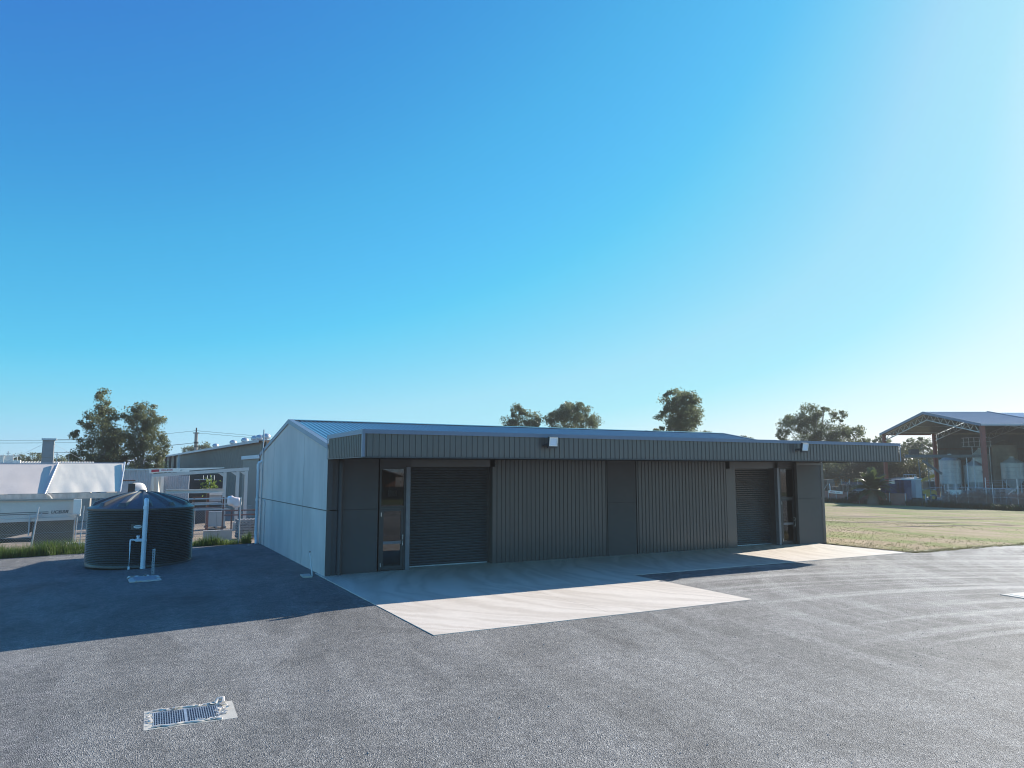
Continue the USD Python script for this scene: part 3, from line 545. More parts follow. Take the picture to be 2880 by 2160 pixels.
# domed lid with broad raised ribs that stop in a step near the rim
nt, nrr = 288, 40; rr = np.linspace(0, 1, nrr)**.8; th = np.linspace(0, 2*math.pi, nt, endpoint=False)
RR, TT = np.meshgrid(rr, th, indexing='ij'); NR = 12
ph = np.abs(((TT*NR/(2*math.pi)+.35) % 1)-.5)*2
wid = .30+.10*(1-RR)
rib = np.clip((wid-ph)/.10+.5, 0, 1)*np.clip((.93-RR)/.035, 0, 1)*np.clip((RR-.06)/.10, 0, 1)
Z = .115+.60*(1-RR**1.55)+.115*rib*(.35+.65*RR)
Rr = RR*(TR+.01)
vv = np.stack([Rr*np.cos(TT), Rr*np.sin(TT), z1+Z], -1).reshape(-1, 3)
ii, kk = np.meshgrid(np.arange(nrr-1), np.arange(nt), indexing='ij'); k2 = (kk+1) % nt
lid = obj('lid', tk, MB().add(vv, np.stack([ii*nt+kk, (ii+1)*nt+kk, (ii+1)*nt+k2, ii*nt+k2], -1).reshape(-1, 4)), m_tank, smooth=28, world=False)
obj('lid_hub', lid, MB().revolve([(0, z1+.80), (.13, z1+.79), (.17, z1+.74), (.19, z1+.64)], (0, 0, 0), 24), m_tank, smooth=40, world=False)
px, py = -5.30, 6.56
pl, pz = (px-TC[0], py-TC[1]), 2.28-TZ
inlet = obj('inlet_pipe', tk, MB().tube([(pl[0], pl[1], .03), (pl[0], pl[1], 1.4), (pl[0]+.01, pl[1], pz-.12), (pl[0]+.01, pl[1]+.03, pz+.0), (pl[0]+.01, pl[1]+.10, pz+.10), (pl[0]+.01, pl[1]+.20, pz+.12), (pl[0]+.01, pl[1]+.42, pz+.10)], .088, 20), m_pvc, smooth=40, world=False)
for a_, b_ in ((.03, .10), (1.05, 1.12), (pz-.22, pz-.09)): obj('pipe_joint', inlet, MB().cyl(pl, .097, a_, b_, 20), m_pvc, smooth=40, world=False)
qx = -5.77-TC[0]; zz = .90-TZ
obj('overflow_pipe', tk, MB().tube([(pl[0]-.05, pl[1], zz), (pl[0]-.30, pl[1]-.02, zz)], .062, 14).tube([(pl[0]-.29, pl[1]-.02, zz+.01), (qx+.06, pl[1]-.03, zz+.03), (qx+.01, pl[1]-.03, zz+.02), (qx, pl[1]-.03, zz-.05), (qx, pl[1]-.03, .04)], .034, 12).cyl((qx, pl[1]-.03), .042, .03, .14, 12), m_pvc, smooth=40, world=False)
obj('screw_cap', tk, MB().cyl((pl[0]-.21, pl[1]-.015), .05, zz+.05, zz+.13, 14).cyl((pl[0]-.21, pl[1]-.015), .066, zz+.13, zz+.18, 14), m_pvc, smooth=40, world=False)
th_ = math.atan2(-2.2, -.24); bz = 1.40-TZ
bd = MB(); a = np.linspace(0, 2*math.pi, 28, endpoint=False)
c0 = th_+.02
Q = np.stack([np.cos(c0+.075*np.cos(a))*(TR+.033), np.sin(c0+.075*np.cos(a))*(TR+.033), bz+.06*np.sin(a)], -1)
bd.add(np.vstack([Q, [[math.cos(c0)*(TR+.034), math.sin(c0)*(TR+.034), bz]]]), [[28, k, (k+1) % 28] for k in range(28)])
bp = obj('badge_plate', tk, MB().add([[math.cos(c0+u)*(TR+.0285), math.sin(c0+u)*(TR+.0285), bz+w_] for u, w_ in ((-.12, -.11), (.12, -.11), (.12, .11), (-.12, .11))], [[0, 1, 2, 3]]), m_tank, world=False)
obj('badge', bp, bd, m_white, world=False)
lt = MB()
for k in range(6):
    u = c0-.05+.02*k; lt.add([[math.cos(u+d)*(TR+.036), math.sin(u+d)*(TR+.036), bz+e] for d, e in ((0, -.012), (.013, -.012), (.013, .016), (0, .016))], [[0, 1, 2, 3]])
obj('badge_lettering', bp, lt, m_blue, world=False)

# pit lids, stakes and drains
def slab_shape(cx, cy, w, h, rz, z, t=.06, mat=None): return MB().cbox((cx, cy, z-t/2), (w, h, t), rz)
t = thing('pit_lid', 'grey steel pit lid with torn white film in front of the water tank', 'pit lid', (-5.33, 3.5, G(-5.33)))
obj('frame', t, MB().cbox((0, 0, .012), (.98, 1.30, .03), .04), m_film, world=False); obj('cover', t, MB().cbox((0.03, 0, .032), (.70, .98, .01), .04), m_crateside, world=False)
fl = MB()
for k in range(26):
    u, w_ = RNG.uniform(-.5, .5), RNG.uniform(-.66, .66)
    if abs(u) < .36 and abs(w_) < .5: continue
    fl.cbox((u, w_, .035+RNG.uniform(0, .02)), (RNG.uniform(.05, .16), RNG.uniform(.04, .12), .006), RNG.uniform(0, 3), RNG.uniform(-.6, .6))
obj('torn_film', t, fl, m_film, world=False, kind='stuff')
t = thing('steel_stake', 'slotted galvanised channel stake standing at the pit lid by the tank', 'stake', (-5.03, 4.55, G(-5.03)))
obj('channel', t, MB().box(-.045, .045, .02, .026, 0, .90).box(-.045, -.039, -.03, .0198, 0, .90).box(.039, .045, -.03, .0198, 0, .90), m_galv, world=False)
sl_ = MB()
for k in range(9): sl_.box(-.010, .010, .0195, .0199, .08+k*.09, .13+k*.09)
obj('slots', t, sl_, m_black, world=False)
t = thing('pit_lid', 'small pale concrete lid beside the grey gable wall', 'pit lid', (-.50, .48, G(-.5)))
obj('cover', t, MB().cbox((0, 0, .02), (.30, .62, .05), -.05), m_lid, world=False)
t = thing('pipe_stake', 'thin white plastic pipe standing by the grey gable wall', 'pipe', (-.31, .42, G(-.3)))
obj('pipe', t, MB().tube([(0, 0, 0), (-.16, -.25, .82)], .026, 10), m_pvc, smooth=40, world=False); obj('pipe_end', t, MB().tube([(-.16, -.25, .82), (-.164, -.256, .85)], .022, 10), m_rust, world=False)
t = thing('drain_cover', 'small round pale drain cover in the gravel by the rear downpipe', 'drain cover', (-.55, 12.4, G(-.5)))
obj('disc', t, MB().cyl((-.55, 12.4), .11, G(-.5)-.02, G(-.5)+.02, 16), m_lid)

# foreground drain grate
t = thing('drain_grate', 'galvanised drain grate in a pale concrete surround with torn white film in the foreground', 'drain', (GX, GY, G(GX)-.030), -.035)
w2, h2 = .64, .46; hole = (-.52, .40, -.36, .34)
sur = MB().box(-w2, hole[0], -h2, h2, -.1, .03).box(hole[1], w2, -h2, h2, -.1, .03).box(hole[0], hole[1], -h2, hole[2], -.1, .03).box(hole[0], hole[1], hole[3], h2, -.1, .03)
obj('surround', t, sur, m_lid, world=False)
obj('pit', t, MB().quad((hole[0], hole[2], -.35), (hole[1], hole[2], -.35), (hole[1], hole[3], -.35), (hole[0], hole[3], -.35)).box(hole[0]-.001, hole[0], hole[2], hole[3], -.35, .0).box(hole[1], hole[1]+.001, hole[2], hole[3], -.35, 0).box(hole[0], hole[1], hole[3], hole[3]+.001, -.35, 0).box(hole[0], hole[1], hole[2]-.001, hole[2], -.35, 0), m_black, world=False)
gr = obj('grate_frame', t, MB().box(hole[0]+.002, hole[1]-.002, hole[2]+.002, hole[2]+.03, -.01, .034).box(hole[0]+.002, hole[1]-.002, hole[3]-.03, hole[3]-.002, -.01, .034).box(hole[0]+.002, hole[0]+.02, hole[2]+.031, hole[3]-.031, -.01, .034).box(hole[1]-.02, hole[1]-.002, hole[2]+.031, hole[3]-.031, -.01, .034).box(-.085, -.045, hole[2]+.031, hole[3]-.031, -.01, .034), m_galv, world=False)
nb = 26
for k in range(nb):
    x = hole[0]+.02+(k+.5)*(hole[1]-hole[0]-.04)/nb
    if -.092 < x < -.038: continue
    obj('bar', gr, MB().box(x-.0045, x+.0045, hole[2]+.031, hole[3]-.031, -.005, .033), m_galv, world=False)
for k in range(7):
    y = hole[2]+.03+(k+.5)*(hole[3]-hole[2]-.06)/7
    obj('cross_bar', gr, MB().box(hole[0]+.021, hole[1]-.021, y-.004, y+.004, -.002, .027), m_galv, world=False)
fm = MB(); rg = np.random.default_rng(5)
for k in range(64):
    side_ = rg.choice(4, p=[.22, .22, .16, .40])
    if side_ == 0: c = (rg.uniform(hole[0], hole[1]), hole[3]+rg.normal(.03, .02))
    elif side_ == 1: c = (rg.uniform(hole[0], hole[1]), hole[2]+rg.normal(-.03, .02))
    elif side_ == 2: c = (hole[0]+rg.normal(-.04, .025), rg.uniform(hole[2], hole[3]))
    else: c = (hole[1]+rg.normal(.06, .04), rg.uniform(hole[2], hole[3]+.06))
    n = 6; base = np.array([[c[0]+rg.uniform(-.05, .05), c[1]+rg.uniform(-.03, .03), .035+rg.uniform(0, .035)] for _ in range(n)]); ctr = base.mean(0)
    o = np.argsort(np.arctan2(base[:, 1]-ctr[1], base[:, 0]-ctr[0])); base = base[o]
    fm.add(np.vstack([base, ctr+[0, 0, .012]]), [[n, i, (i+1) % n] for i in range(n)])
for x0, x1, y, s_ in ((hole[0]-.03, hole[1]+.05, hole[3]+.045, 1), (hole[0]-.02, hole[1]+.02, hole[2]-.045, -1)):
    u = np.linspace(0, 1, 22); pts = np.stack([x0+(x1-x0)*u, y+.018*np.sin(u*17)+.008*np.cos(u*41), .037+.010*np.abs(np.sin(u*13))], -1); fm.tube(pts, .016, 6)
fm.tube([(hole[1]-.02, hole[3]+.02, .04), (hole[1]+.03, hole[3]+.10, .09), (hole[1]+.10, hole[3]+.09, .10), (hole[1]+.10, hole[3]+.02, .05)], .03, 7)
obj('torn_film', t, fm, m_film, world=False, kind='stuff', smooth=50)
t = thing('pit_lid', 'pale concrete drain surround in the gravel at the far right', 'pit lid', (16.9, -13.2, G(1)-.02), -.1)
obj('surround', t, MB().box(-.72, .72, -.36, .36, -.05, .035), m_lid, world=False); obj('cover', t, MB().box(-.5, .5, -.22, .22, .035, .043), m_galv, world=False)
# a few loose stones along the edge of the gravel
st_ = MB(); rs = np.random.default_rng(11); ico = trimesh.creation.icosphere(0)
for k in range(900):
    d = rs.uniform(0, 1)**.6; F_ = 4.6+d*16; X_ = rs.uniform(-.76, .76)*F_
    P = V(X_, F_)
    if (P[0] > -.12 and P[1] > -10.1 and P[0] < 9.45) or (-5.85 < P[0] < -4.45 and -13.3 < P[1] < -12.1): continue
    s = rs.uniform(.005, .010)*(1+.5*(rs.random() < .06)); st_.add(ico.vertices*s*rs.uniform(.6, 1.2, 3)+[P[0], P[1], G(P[0])-.002+s*.3], ico.faces)
single('loose_stones', st_, plain('stone_chips', (.20, .205, .21), .75, var=.45, scale=25), 'loose grey stone chips scattered over the gravel yard', 'stones', kind='stuff')

# ------------------------------------------------------------------ plants
def cards(mb, P, s, rng, flat=0.0):
    """leaf-sized quads of size s at the points P, turned at random"""
    n = len(P); a = rng.normal(size=(n, 3)); a /= np.linalg.norm(a, axis=1, keepdims=True)
    b = rng.normal(size=(n, 3)); b[:, 2] *= 1-flat; b -= (b*a).sum(1, keepdims=True)*a; b /= np.maximum(np.linalg.norm(b, axis=1, keepdims=True), 1e-6)
    s = np.broadcast_to(s, (n,))*rng.uniform(.6, 1.3, n)
    A, B = a*s[:, None]*.5, b*s[:, None]*.36
    v = np.stack([P-A-B*.2, P+B, P+A+B*.2, P-B], 1).reshape(-1, 3); f = np.arange(n*4).reshape(n, 4)
    return mb.add(v, f)
def crown_points(lobes, n, rng, clump=.16, nclump=70):
    """points gathered in clumps near the skins of the lobes (x, y, z, rx, ry, rz), leaving gaps"""
    L_ = np.array(lobes, float); w = L_[:, 3]*L_[:, 5]; w = w/w.sum(); C = []
    for k in range(nclump):
        l = L_[rng.choice(len(L_), p=w)]; d = rng.normal(size=3); d /= np.linalg.norm(d); r = rng.uniform(.45, 1.0)
        C.append((l[:3]+d*l[3:6]*r, 1.25*clump*(l[3]+l[5])*rng.uniform(.5, 1.35)))
    idx = rng.integers(0, nclump, n); cc = np.array([c for c, _ in C])[idx]; rr_ = np.array([r for _, r in C])[idx]
    d = rng.normal(size=(n, 3)); d /= np.linalg.norm(d, axis=1, keepdims=True)
    return cc+d*(rr_*(rng.uniform(0, 1, n)**.55+np.abs(rng.normal(0, .18, n))))[:, None]*np.array([1, 1, .8]), C
def tree(name, label, cat, base, lobes, n, leaf, mat, seed, trunk=.22, group=None, nclump=70, clump=.16, forks=3):
    rng = np.random.default_rng(seed); t = thing(name, label, cat, base, group=group); base = np.asarray(base, float)
    P, C = crown_points(lobes, n, rng, clump, nclump)
    obj('crown', t, cards(MB(), P, leaf, rng), mat, world=False)
    mb = MB(); L_ = np.array(lobes, float); zl = (L_[:, 2]-L_[:, 5]).min()
    fork = np.array([rng.normal(0, .15), rng.normal(0, .15), max(zl*.75, .6)])
    top = L_[np.argmax(L_[:, 2]), :3]
    mid = (fork+top)/2+rng.normal(0, .25, 3)
    mb.tube([(0, 0, -.2), fork*[.6, .6, .5], fork, mid, top], [trunk*1.25, trunk, trunk*.85, trunk*.5, trunk*.15], 7)
    obj('trunk', t, mb, m_bark, world=False)
    br = MB()
    for c, r in [C[i] for i in rng.choice(len(C), min(len(C), 16), replace=False)]:
        s0 = fork+(mid-fork)*rng.uniform(0, 1); m_ = (s0+c)/2+rng.normal(0, .2, 3)-[0, 0, .1]
        br.tube([s0, m_, c], [trunk*.35, trunk*.22, trunk*.08], 5)
    obj('branches', t, br, m_bark, world=False); return t

# two tall gums behind the left yard
tree('gum_tree', 'tall gum tree with pointed crown, left of the two behind the canvas cover', 'tree', (-8.15, 60, -.3),
     [(0, 0, 10.6, 1.0, 1.0, 1.6), (-.3, 0, 8.8, 1.7, 1.6, 1.5), (.5, 0, 7.4, 1.6, 1.5, 1.4), (-1.7, 0, 7.2, 1.0, 1.2, .7), (-.6, .2, 5.6, 1.7, 1.6, 1.2), (.6, 0, 9.6, .9, 1, 1.2), (1.0, 0, 5.6, 1.2, 1.2, 1.2), (-.2, 0, 4.2, 1.9, 1.3, .9), (1.4, 0, 7.2, 1.0, 1.0, 1.0), (-1.6, 0, 5.0, 1.2, 1, .8)], 20000, .17, m_gumwarm, 21, .20, nclump=190, clump=.17)
tree('gum_tree', 'broad gum tree with rounded crown, right of the two behind the canvas cover', 'tree', (-4.45, 61, -.3),
     [(.2, 0, 9.9, 1.4, 1.4, 1.2), (-.9, 0, 9.0, 1.2, 1.3, 1.1), (1.0, 0, 8.6, 1.2, 1.3, 1.2), (-.2, 0, 7.4, 1.9, 1.6, 1.4), (1.9, 0, 7.0, .85, 1, 1.1), (-1.5, 0, 6.6, 1.1, 1.2, 1.2), (.7, 0, 5.8, 1.6, 1.5, 1.2), (-.9, 0, 4.9, 1.6, 1.4, 1.0), (1.4, 0, 4.6, 1.1, 1.2, .9), (2.5, 0, 6.6, .5, .6, .5), (-2.0, 0, 5.0, 1.1, 1.0, 1.0), (2.2, 0, 5.4, .9, .9, .8), (0, 0, 3.6, 2.2, 1.2, .7)], 23000, .17, m_gumwarm, 22, .22, nclump=210, clump=.17)
# gums beyond the workshop roof
def gum(label, X, F, lobes, n, seed, leaf=.20, mat=None, name='gum_tree', cat='tree', trunk=.25, nclump=90, clump=.17, group=None):
    p = V(X, F, -.1); R = [(a*math.cos(YAW), -a*math.sin(YAW), z, rx, rx, rz) for a, z, rx, rz in lobes]
    return tree(name, label, cat, p, R, n, leaf, mat or m_gum, seed, trunk, group, nclump, clump)
gum('open gum tree showing over the roof left of the first floodlight', 1.1, 90, [(-.6, 10.7, 1.0, .9), (.9, 10.0, 1.2, 1.0), (-1.2, 9.2, 1.2, .8), (1.5, 9.0, 1.0, .9), (0, 8.4, 2.0, 1.0), (0, 6.5, 2.2, 1.6)], 10000, 31, clump=.2)
gum('wide gum tree showing over the roof directly above the first floodlight', 7.2, 90, [(.5, 11.5, 1.2, .9), (-2.4, 9.2, 1.2, .8), (2.6, 9.2, 1.2, .8), (-.9, 10.9, 1.3, .9), (-2.1, 9.9, 1.2, .9), (0, 10.0, 1.9, 1.2), (2.0, 9.6, 1.3, .9), (1.2, 10.6, 1.2, .9), (0, 8.2, 3.0, 1.2), (0, 6.2, 2.2, 1.6)], 17000, 32, nclump=150, clump=.19)
gum('tall dense gum tree rising highest over the middle of the roof', 18.3, 80, [(-.4, 11.5, 1.5, 1.2), (1.0, 11.3, 1.1, 1.0), (.3, 10.2, 2.0, 1.3), (1.4, 9.6, 1.2, 1.3), (-1.2, 9.4, 1.4, 1.1), (0, 8.4, 1.8, 1.3), (0, 6.5, 1.5, 1.8), (-2.4, 8.0, .8, .45), (-3.6, 7.7, .5, .3)], 16000, 33, mat=m_gum, nclump=160)
gum('large spreading gum tree behind the right end of the awning', 40.8, 100, [(-2.7, 9.9, 1.9, 1.3), (-.5, 11.0, 1.8, 1.4), (1.6, 11.6, 1.3, 1.0), (3.4, 10.8, 1.1, .9), (-4.2, 8.4, 1.2, .9), (0, 9.0, 2.5, 1.5), (3.4, 8.9, 1.9, 1.2), (5.6, 8.6, 1.5, 1.2), (1.8, 7.8, 2.2, 1.1), (6.6, 7.3, 1.0, .7), (-1.5, 7.2, 2.2, 1.2), (4, 6.6, 2.6, 1.2), (0, 5.2, 3.5, 1.4)], 30000, 34, nclump=300, clump=.17, trunk=.35)
gum('small treetop just above the roof ridge right of the tall dense gum', 34.0, 130, [(0, 10.1, 1.0, .6), (1.2, 9.9, .9, .5), (0, 8, 1.6, 1.0)], 2500, 36)
gum('small distant treetop above the fascia between roof end and floodlight', 40.6, 130, [(0, 9.3, .8, .5), (1.0, 9.0, .8, .5), (0, 8, 1.6, .8)], 2500, 37)
gum('pale tall gum tree seen between the awning end and the open shed', 71.4, 130, [(-1.2, 8.3, 1.4, .9), (.8, 8.6, 1.3, .8), (2.2, 7.8, 1.2, 1.0), (-2.2, 7.0, 1.4, 1.0), (0, 6.8, 2.5, 1.3), (2.6, 6.2, 1.8, 1.2), (0, 5.0, 3.2, 1.3)], 11000, 38, leaf=.24, nclump=140)
gum('thin dark treetop beside the red column left of the open shed', 60.0, 120, [(0, 8.9, 1.0, .4), (-1.6, 8.4, .9, .35), (.6, 8.2, 1.2, .5), (0, 6.6, 2.0, 1.0)], 3500, 39)
# bushy trees and scrub beyond the right-hand yard
def bush(label, X, F, lobes, n, seed, mat, leaf=.22, group=None, name='bushy_tree'):
    return gum(label, X, F, lobes, n, seed, leaf, mat, name, 'tree', .18, 110, .2, group)
bush('dense olive tree with sunlit crown right of the awning end', 58.8, 110, [(-3.0, 5.8, 2.6, 1.6), (0, 4.6, 2.8, 2.0), (-4.5, 4.4, 2.4, 2.0), (-1.5, 3.0, 3.2, 2.0), (1.4, 3.4, 1.6, 1.6)], 16000, 41, m_olive)
bush('dark bushy tree beneath the awning end behind the palm', 54.5, 112, [(-2.0, 4.9, 2.6, 1.7), (1.8, 5.2, 2.8, 1.7), (0, 3.4, 4.2, 2.0), (4.4, 4.2, 2.2, 2.0), (-3.8, 3.4, 2.0, 1.8)], 15000, 42, m_darkleaf)
bush('blue green bushy tree right of the orange building', 53.0, 118, [(-1.6, 4.4, 2.4, 1.7), (1.4, 4.9, 2.4, 1.6), (0, 3.0, 3.8, 2.0), (-3.6, 3.2, 1.8, 1.6)], 13000, 43, m_gum)
bush('pale scrubby tree above the orange building', 51.5, 124, [(-1.6, 4.7, 2.2, 1.3), (1.8, 4.9, 2.0, 1.2), (0, 3.4, 3.6, 1.6), (3.2, 4.0, 1.6, 1.4), (-4, 4.0, 2.4, 1.8)], 12000, 44, m_gumwarm)
bush('grey green scrub tree at the building corner beneath the awning', 48.5, 126, [(-1.6, 4.7, 2.4, 1.7), (1.4, 4.9, 2.4, 1.6), (0, 3.2, 3.8, 2.0)], 9000, 45, m_gum)
# low trees on the far left and behind the brown shed
bush('rounded low tree left of the grey metal duct', -80.7, 125, [(-1.6, 5.4, 1.5, .9), (0, 5.8, 1.7, .8), (1.6, 5.2, 1.4, .9), (0, 4.4, 2.8, 1.2)], 5000, 51, m_gumwarm, .2)
bush('low tree between the grey metal duct and the tall gums', -76.3, 125, [(-1.2, 5.0, 1.3, .9), (.6, 5.2, 1.4, .8), (2.0, 4.6, 1.3, .8), (0, 4.0, 2.4, 1.0)], 5000, 52, m_gumwarm, .2)
bush('small bush at the far left skyline beside the white cage', -82.8, 125, [(-.8, 4.6, 1.2, .7), (.9, 4.9, 1.2, .7), (0, 4.0, 2.0, .9)], 3500, 53, m_olive, .2)
bush('bright green shrub between the tall gums and the brown shed', -44.0, 90, [(-1.0, 3.6, 1.6, 1.2), (.8, 4.2, 1.2, 1.2), (0, 2.6, 2.4, 1.4)], 5000, 54, m_blade, .16, name='shrub')
bush('round dark treetop above the brown shed roof', -62.0, 150, [(0, 8.2, 1.1, 1.0), (.3, 7.2, 1.4, 1.0)], 3000, 55, m_gum, .22)
bush('low treetop behind the power pole at the brown shed', -64.8, 150, [(-.8, 7.8, 1.3, .7), (.8, 8.0, 1.3, .8), (0, 7, 2.2, 1.0)], 3000, 56, m_gum, .22)

# grass strip under the left fence, weeds under the right-hand wall, straw tufts in the field
def blades(P, h, w, rng, lean=.35):
    n = len(P); a = rng.uniform(0, 2*math.pi, n); hh = h*rng.uniform(.4, 1.25, n); d = np.stack([np.cos(a), np.sin(a), 0*a], 1); e = np.stack([-np.sin(a), np.cos(a), 0*a], 1)
    k = rng.normal(0, lean, n)[:, None]; m_ = P+d*(hh[:, None]*k*.35)+np.array([0, 0, 1])*hh[:, None]*.6; tp = P+d*(hh[:, None]*k)+np.array([0, 0, 1])*hh[:, None]
    ww = w*rng.uniform(.6, 1.3, n)[:, None]; v = np.stack([P-e*ww, P+e*ww, m_+e*ww*.7, tp, m_-e*ww*.7], 1).reshape(-1, 3)
    b = np.arange(n)[:, None]*5
    return MB().add(v, np.vstack([b+[0, 1, 2], b+[0, 2, 4], b+[4, 2, 3]]))
def fy(x): return 13.75-.20*np.asarray(x, float)          # the line of the left fence
rng = np.random.default_rng(61); n = 15000
x = rng.uniform(-13.5, -.35, n); y = fy(x)+rng.normal(-.25, .40, n)-.25*np.clip(-(x+5)/6, 0, 1); keep = (meshkit.noise(np.stack([x*1.3, y*1.3, 0*x], 1), 4) > .22) & (y > 13.2-.14*x)
x, y = x[keep], y[keep]
hh = .18+.38*meshkit.noise(np.stack([x*.9, y*.9, 0*x], 1), 9)
mb = MB()
for lo, hi in ((.1, .28), (.28, .4), (.4, .6)):
    q = (hh > lo) & (hh <= hi)
    if q.any():
        b = blades(np.stack([x[q], y[q], gz(x[q])-.06], 1), (lo+hi)/2*1.25, .012, rng, .45); mb.add(*b.arrays())
single('grass_strip', mb, m_blade, 'tall green grass and weeds growing along the foot of the left chain link fence', 'grass', kind='stuff')
n = 6000; y = rng.uniform(12, 40, n); x = 65.0+rng.normal(0, .28, n)-.1; hh = meshkit.noise(np.stack([x*.2, y*.6, 0*x], 1), 2)
keep = hh > .30; P = np.stack([x, y, 0*x-.04], 1)[keep]
single('weeds', blades(P, .50, .035, rng, .5), m_weed, 'dark green weeds growing along the foot of the brick wall', 'weeds', kind='stuff')
n = 26000; u = rng.uniform(0, 1, n); x = 24.8+18*u**1.8; y = rng.uniform(-4.6, 52, n); nn = meshkit.noise(np.stack([x*.22, y*.10, 0*x], 1), 8)
keep = nn+.25*rng.random(n) > .55; P = np.stack([x, y, 0*x-.04], 1)[keep]
single('field_tufts', blades(P, .05, .02, rng, .8), m_straw, 'short straw and green tufts over the open field', 'grass', kind='stuff')
n = 9000; x = 24.3+rng.uniform(0, 1, n)**1.3*32; y = -4.72+.10*np.sin(x*1.1)+.06*np.sin(x*3.7)-.02*(x-24)+np.abs(rng.normal(0, .30, n))-.10-.18*(meshkit.noise(np.stack([x*1.7, 0*x, 0*x], 1), 21) > .6)
keep = ~((x < 24.15) & (y > -4.7)); single('edge_grass', blades(np.stack([x, y, 0*x-.03], 1)[keep], .07, .012, rng, .9), m_straw, 'ragged straw and green grass along the edge of the gravel', 'grass', kind='stuff')
# wheel ruts across the field
rut_lines = [[(26.5, 20.8), (34, 18.8), (44, 13.8), (54, 5.8), (60, -2.2)], [(26.5, 21.5), (34, 19.5), (44, 14.5), (54, 6.5), (60, -1.5)], [(26.5, 19.6), (34, 17.4), (43, 12.4), (52, 5), (57.5, -2.5)], [(30, 15.5), (38, 11.2), (45, 6.0), (50, -.5)], [(31, 13.8), (38, 9.6), (44.2, 4.6), (48.4, -1)], [(40, 24), (50, 20), (60, 12), (64, 6)], [(28, 27.5), (40, 28.5), (52, 26), (62, 19)], [(36, 5.5), (41, 4.4), (46, 2)]]
for i, ln in enumerate(rut_lines):
    ln = np.array(ln, float); tt = np.linspace(0, 1, 60); t0 = np.linspace(0, 1, len(ln)); from_ = np.stack([np.interp(tt, t0, ln[:, 0]), np.interp(tt, t0, ln[:, 1])], 1)
    for _ in range(6): from_[1:-1] = (from_[:-2]+from_[1:-1]*2+from_[2:])/4
    dd = np.gradient(from_, axis=0); dd /= np.linalg.norm(dd, axis=1, keepdims=True); nrm = np.stack([-dd[:, 1], dd[:, 0]], 1)
    wv = .17*np.clip(.25+1.2*meshkit.noise(np.stack([tt*17+i*9, 0*tt, 0*tt], 1), 3)-.15, .02, 1.2)[:, None]*np.sin(np.pi*np.clip(tt, .01, .99))[:, None]**.4
    Lp, Rp = from_+nrm*wv, from_-nrm*wv
    mz = -.012
    v = np.vstack([np.c_[Lp, np.full(60, mz)], np.c_[Rp, np.full(60, mz)]]); k = np.arange(59)[:, None]
    single('wheel_rut', MB().add(v, np.hstack([k, k+60, k+61, k+1])), m_dirt if i % 3 else m_dirt2, kind='structure')

# ------------------------------------------------------------------ left boundary fence and the yard behind it
def chain_mesh(p0, p1, z0, z1, pitch, r, base):
    """diamond wire mesh between two ground points: straight wires along both diagonals (three-sided tubes)"""
    p0, p1 = np.asarray(p0, float), np.asarray(p1, float); Ln = np.linalg.norm(p1-p0); u = (p1-p0)/Ln; H = z1-z0; mb = MB()
    for s_ in (1, -1):
        a = -H if s_ > 0 else 0
        c = a
        while c < (Ln if s_ > 0 else Ln+H):
            # wire: along = c + s_*h
            h0, h1 = 0.0, H
            if s_ > 0: h0 = max(h0, -c); h1 = min(h1, Ln-c)
            else: h0 = max(h0, c-Ln); h1 = min(h1, c)
            if h1-h0 > .05:
                P = [np.r_[p0+u*(c+s_*h), base(p0+u*(c+s_*h))+z0+h] for h in (h0, h1)]
                mb.tube(P, r, 3, cap=False)
            c += pitch*1.414
    return mb
fe = thing('chain_link_fence', 'chain link fence with leaning galvanised posts behind the water tank', 'fence', (-7, 15, gz(-7)))
fa, fb = (-14.0, float(fy(-14.0))), (-.30, float(fy(-.30)))
obj('chain_link_mesh', fe, chain_mesh(fa, fb, .02, 1.82, .085, .0036, lambda p: float(gz(p[0]))), m_galv, kind='stuff')
for x, lean, h in ((-9.72, .22, 2.15), (-7.75, .10, 2.12), (-4.3, .02, 2.1), (-.86, .03, 2.25), (-12.6, .1, 2.1)):
    y = float(fy(x)); z = float(gz(x)); obj('post', fe, MB().tube([(x, y-.03, z-.1), (x+lean, y-.03, z+h)], .034 if x != -7.75 else .022, 10), m_galv, smooth=40)
for h in (.95, 1.80): obj('strand_wire', fe, MB().tube([(fa[0], fa[1], gz(fa[0])+h), (-7, fy(-7), gz(-7)+h-.01), (fb[0], fb[1], gz(fb[0])+h)], .004, 4), m_galv)
YB = -.30
# long white trailer body with stripes and lettering
tr = thing('trailer', 'long white trailer body with dark stripes and lettering behind the chain link fence', 'trailer', (-10.5, 19, YB))
obj('body_side', tr, MB().poly([(-16, 18.55, 2.03), (-8.2, 18.55, 2.04), (-8.12, 18.55, 1.22), (-16, 18.55, 1.10)], (0, 1.9, 0)), m_trailer)
obj('lower_rail', tr, MB().poly([(-16, 18.50, 1.09), (-8.15, 18.50, 1.21), (-8.15, 18.50, 1.06), (-16, 18.50, .94)], (0, .1, 0)), m_trailer)
obj('top_rail', tr, MB().poly([(-16, 18.47, 2.13), (-8.15, 18.47, 2.14), (-8.15, 18.47, 2.045), (-16, 18.47, 2.035)], (0, .1, 0)), m_beige)
for z in (1.50, 1.42): obj('stripe', tr, MB().poly([(-16, 18.545, z-.10), (-9.32, 18.545, z+.0), (-9.26, 18.545, z-.028), (-16, 18.545, z-.128)], (0, .004, 0)), m_text)
tx = meshkit.text_mesh('UCB3R', .145, .004, bold=True); tv = np.array(tx.vertices); tv[:, 0] = tv[:, 0]*1.12+tv[:, 1]*.2
obj('lettering', tr, MB().add(np.c_[tv[:, 0]-9.20, 18.545-tv[:, 2], tv[:, 1]+1.395+.016*tv[:, 0]], tx.faces), m_text)
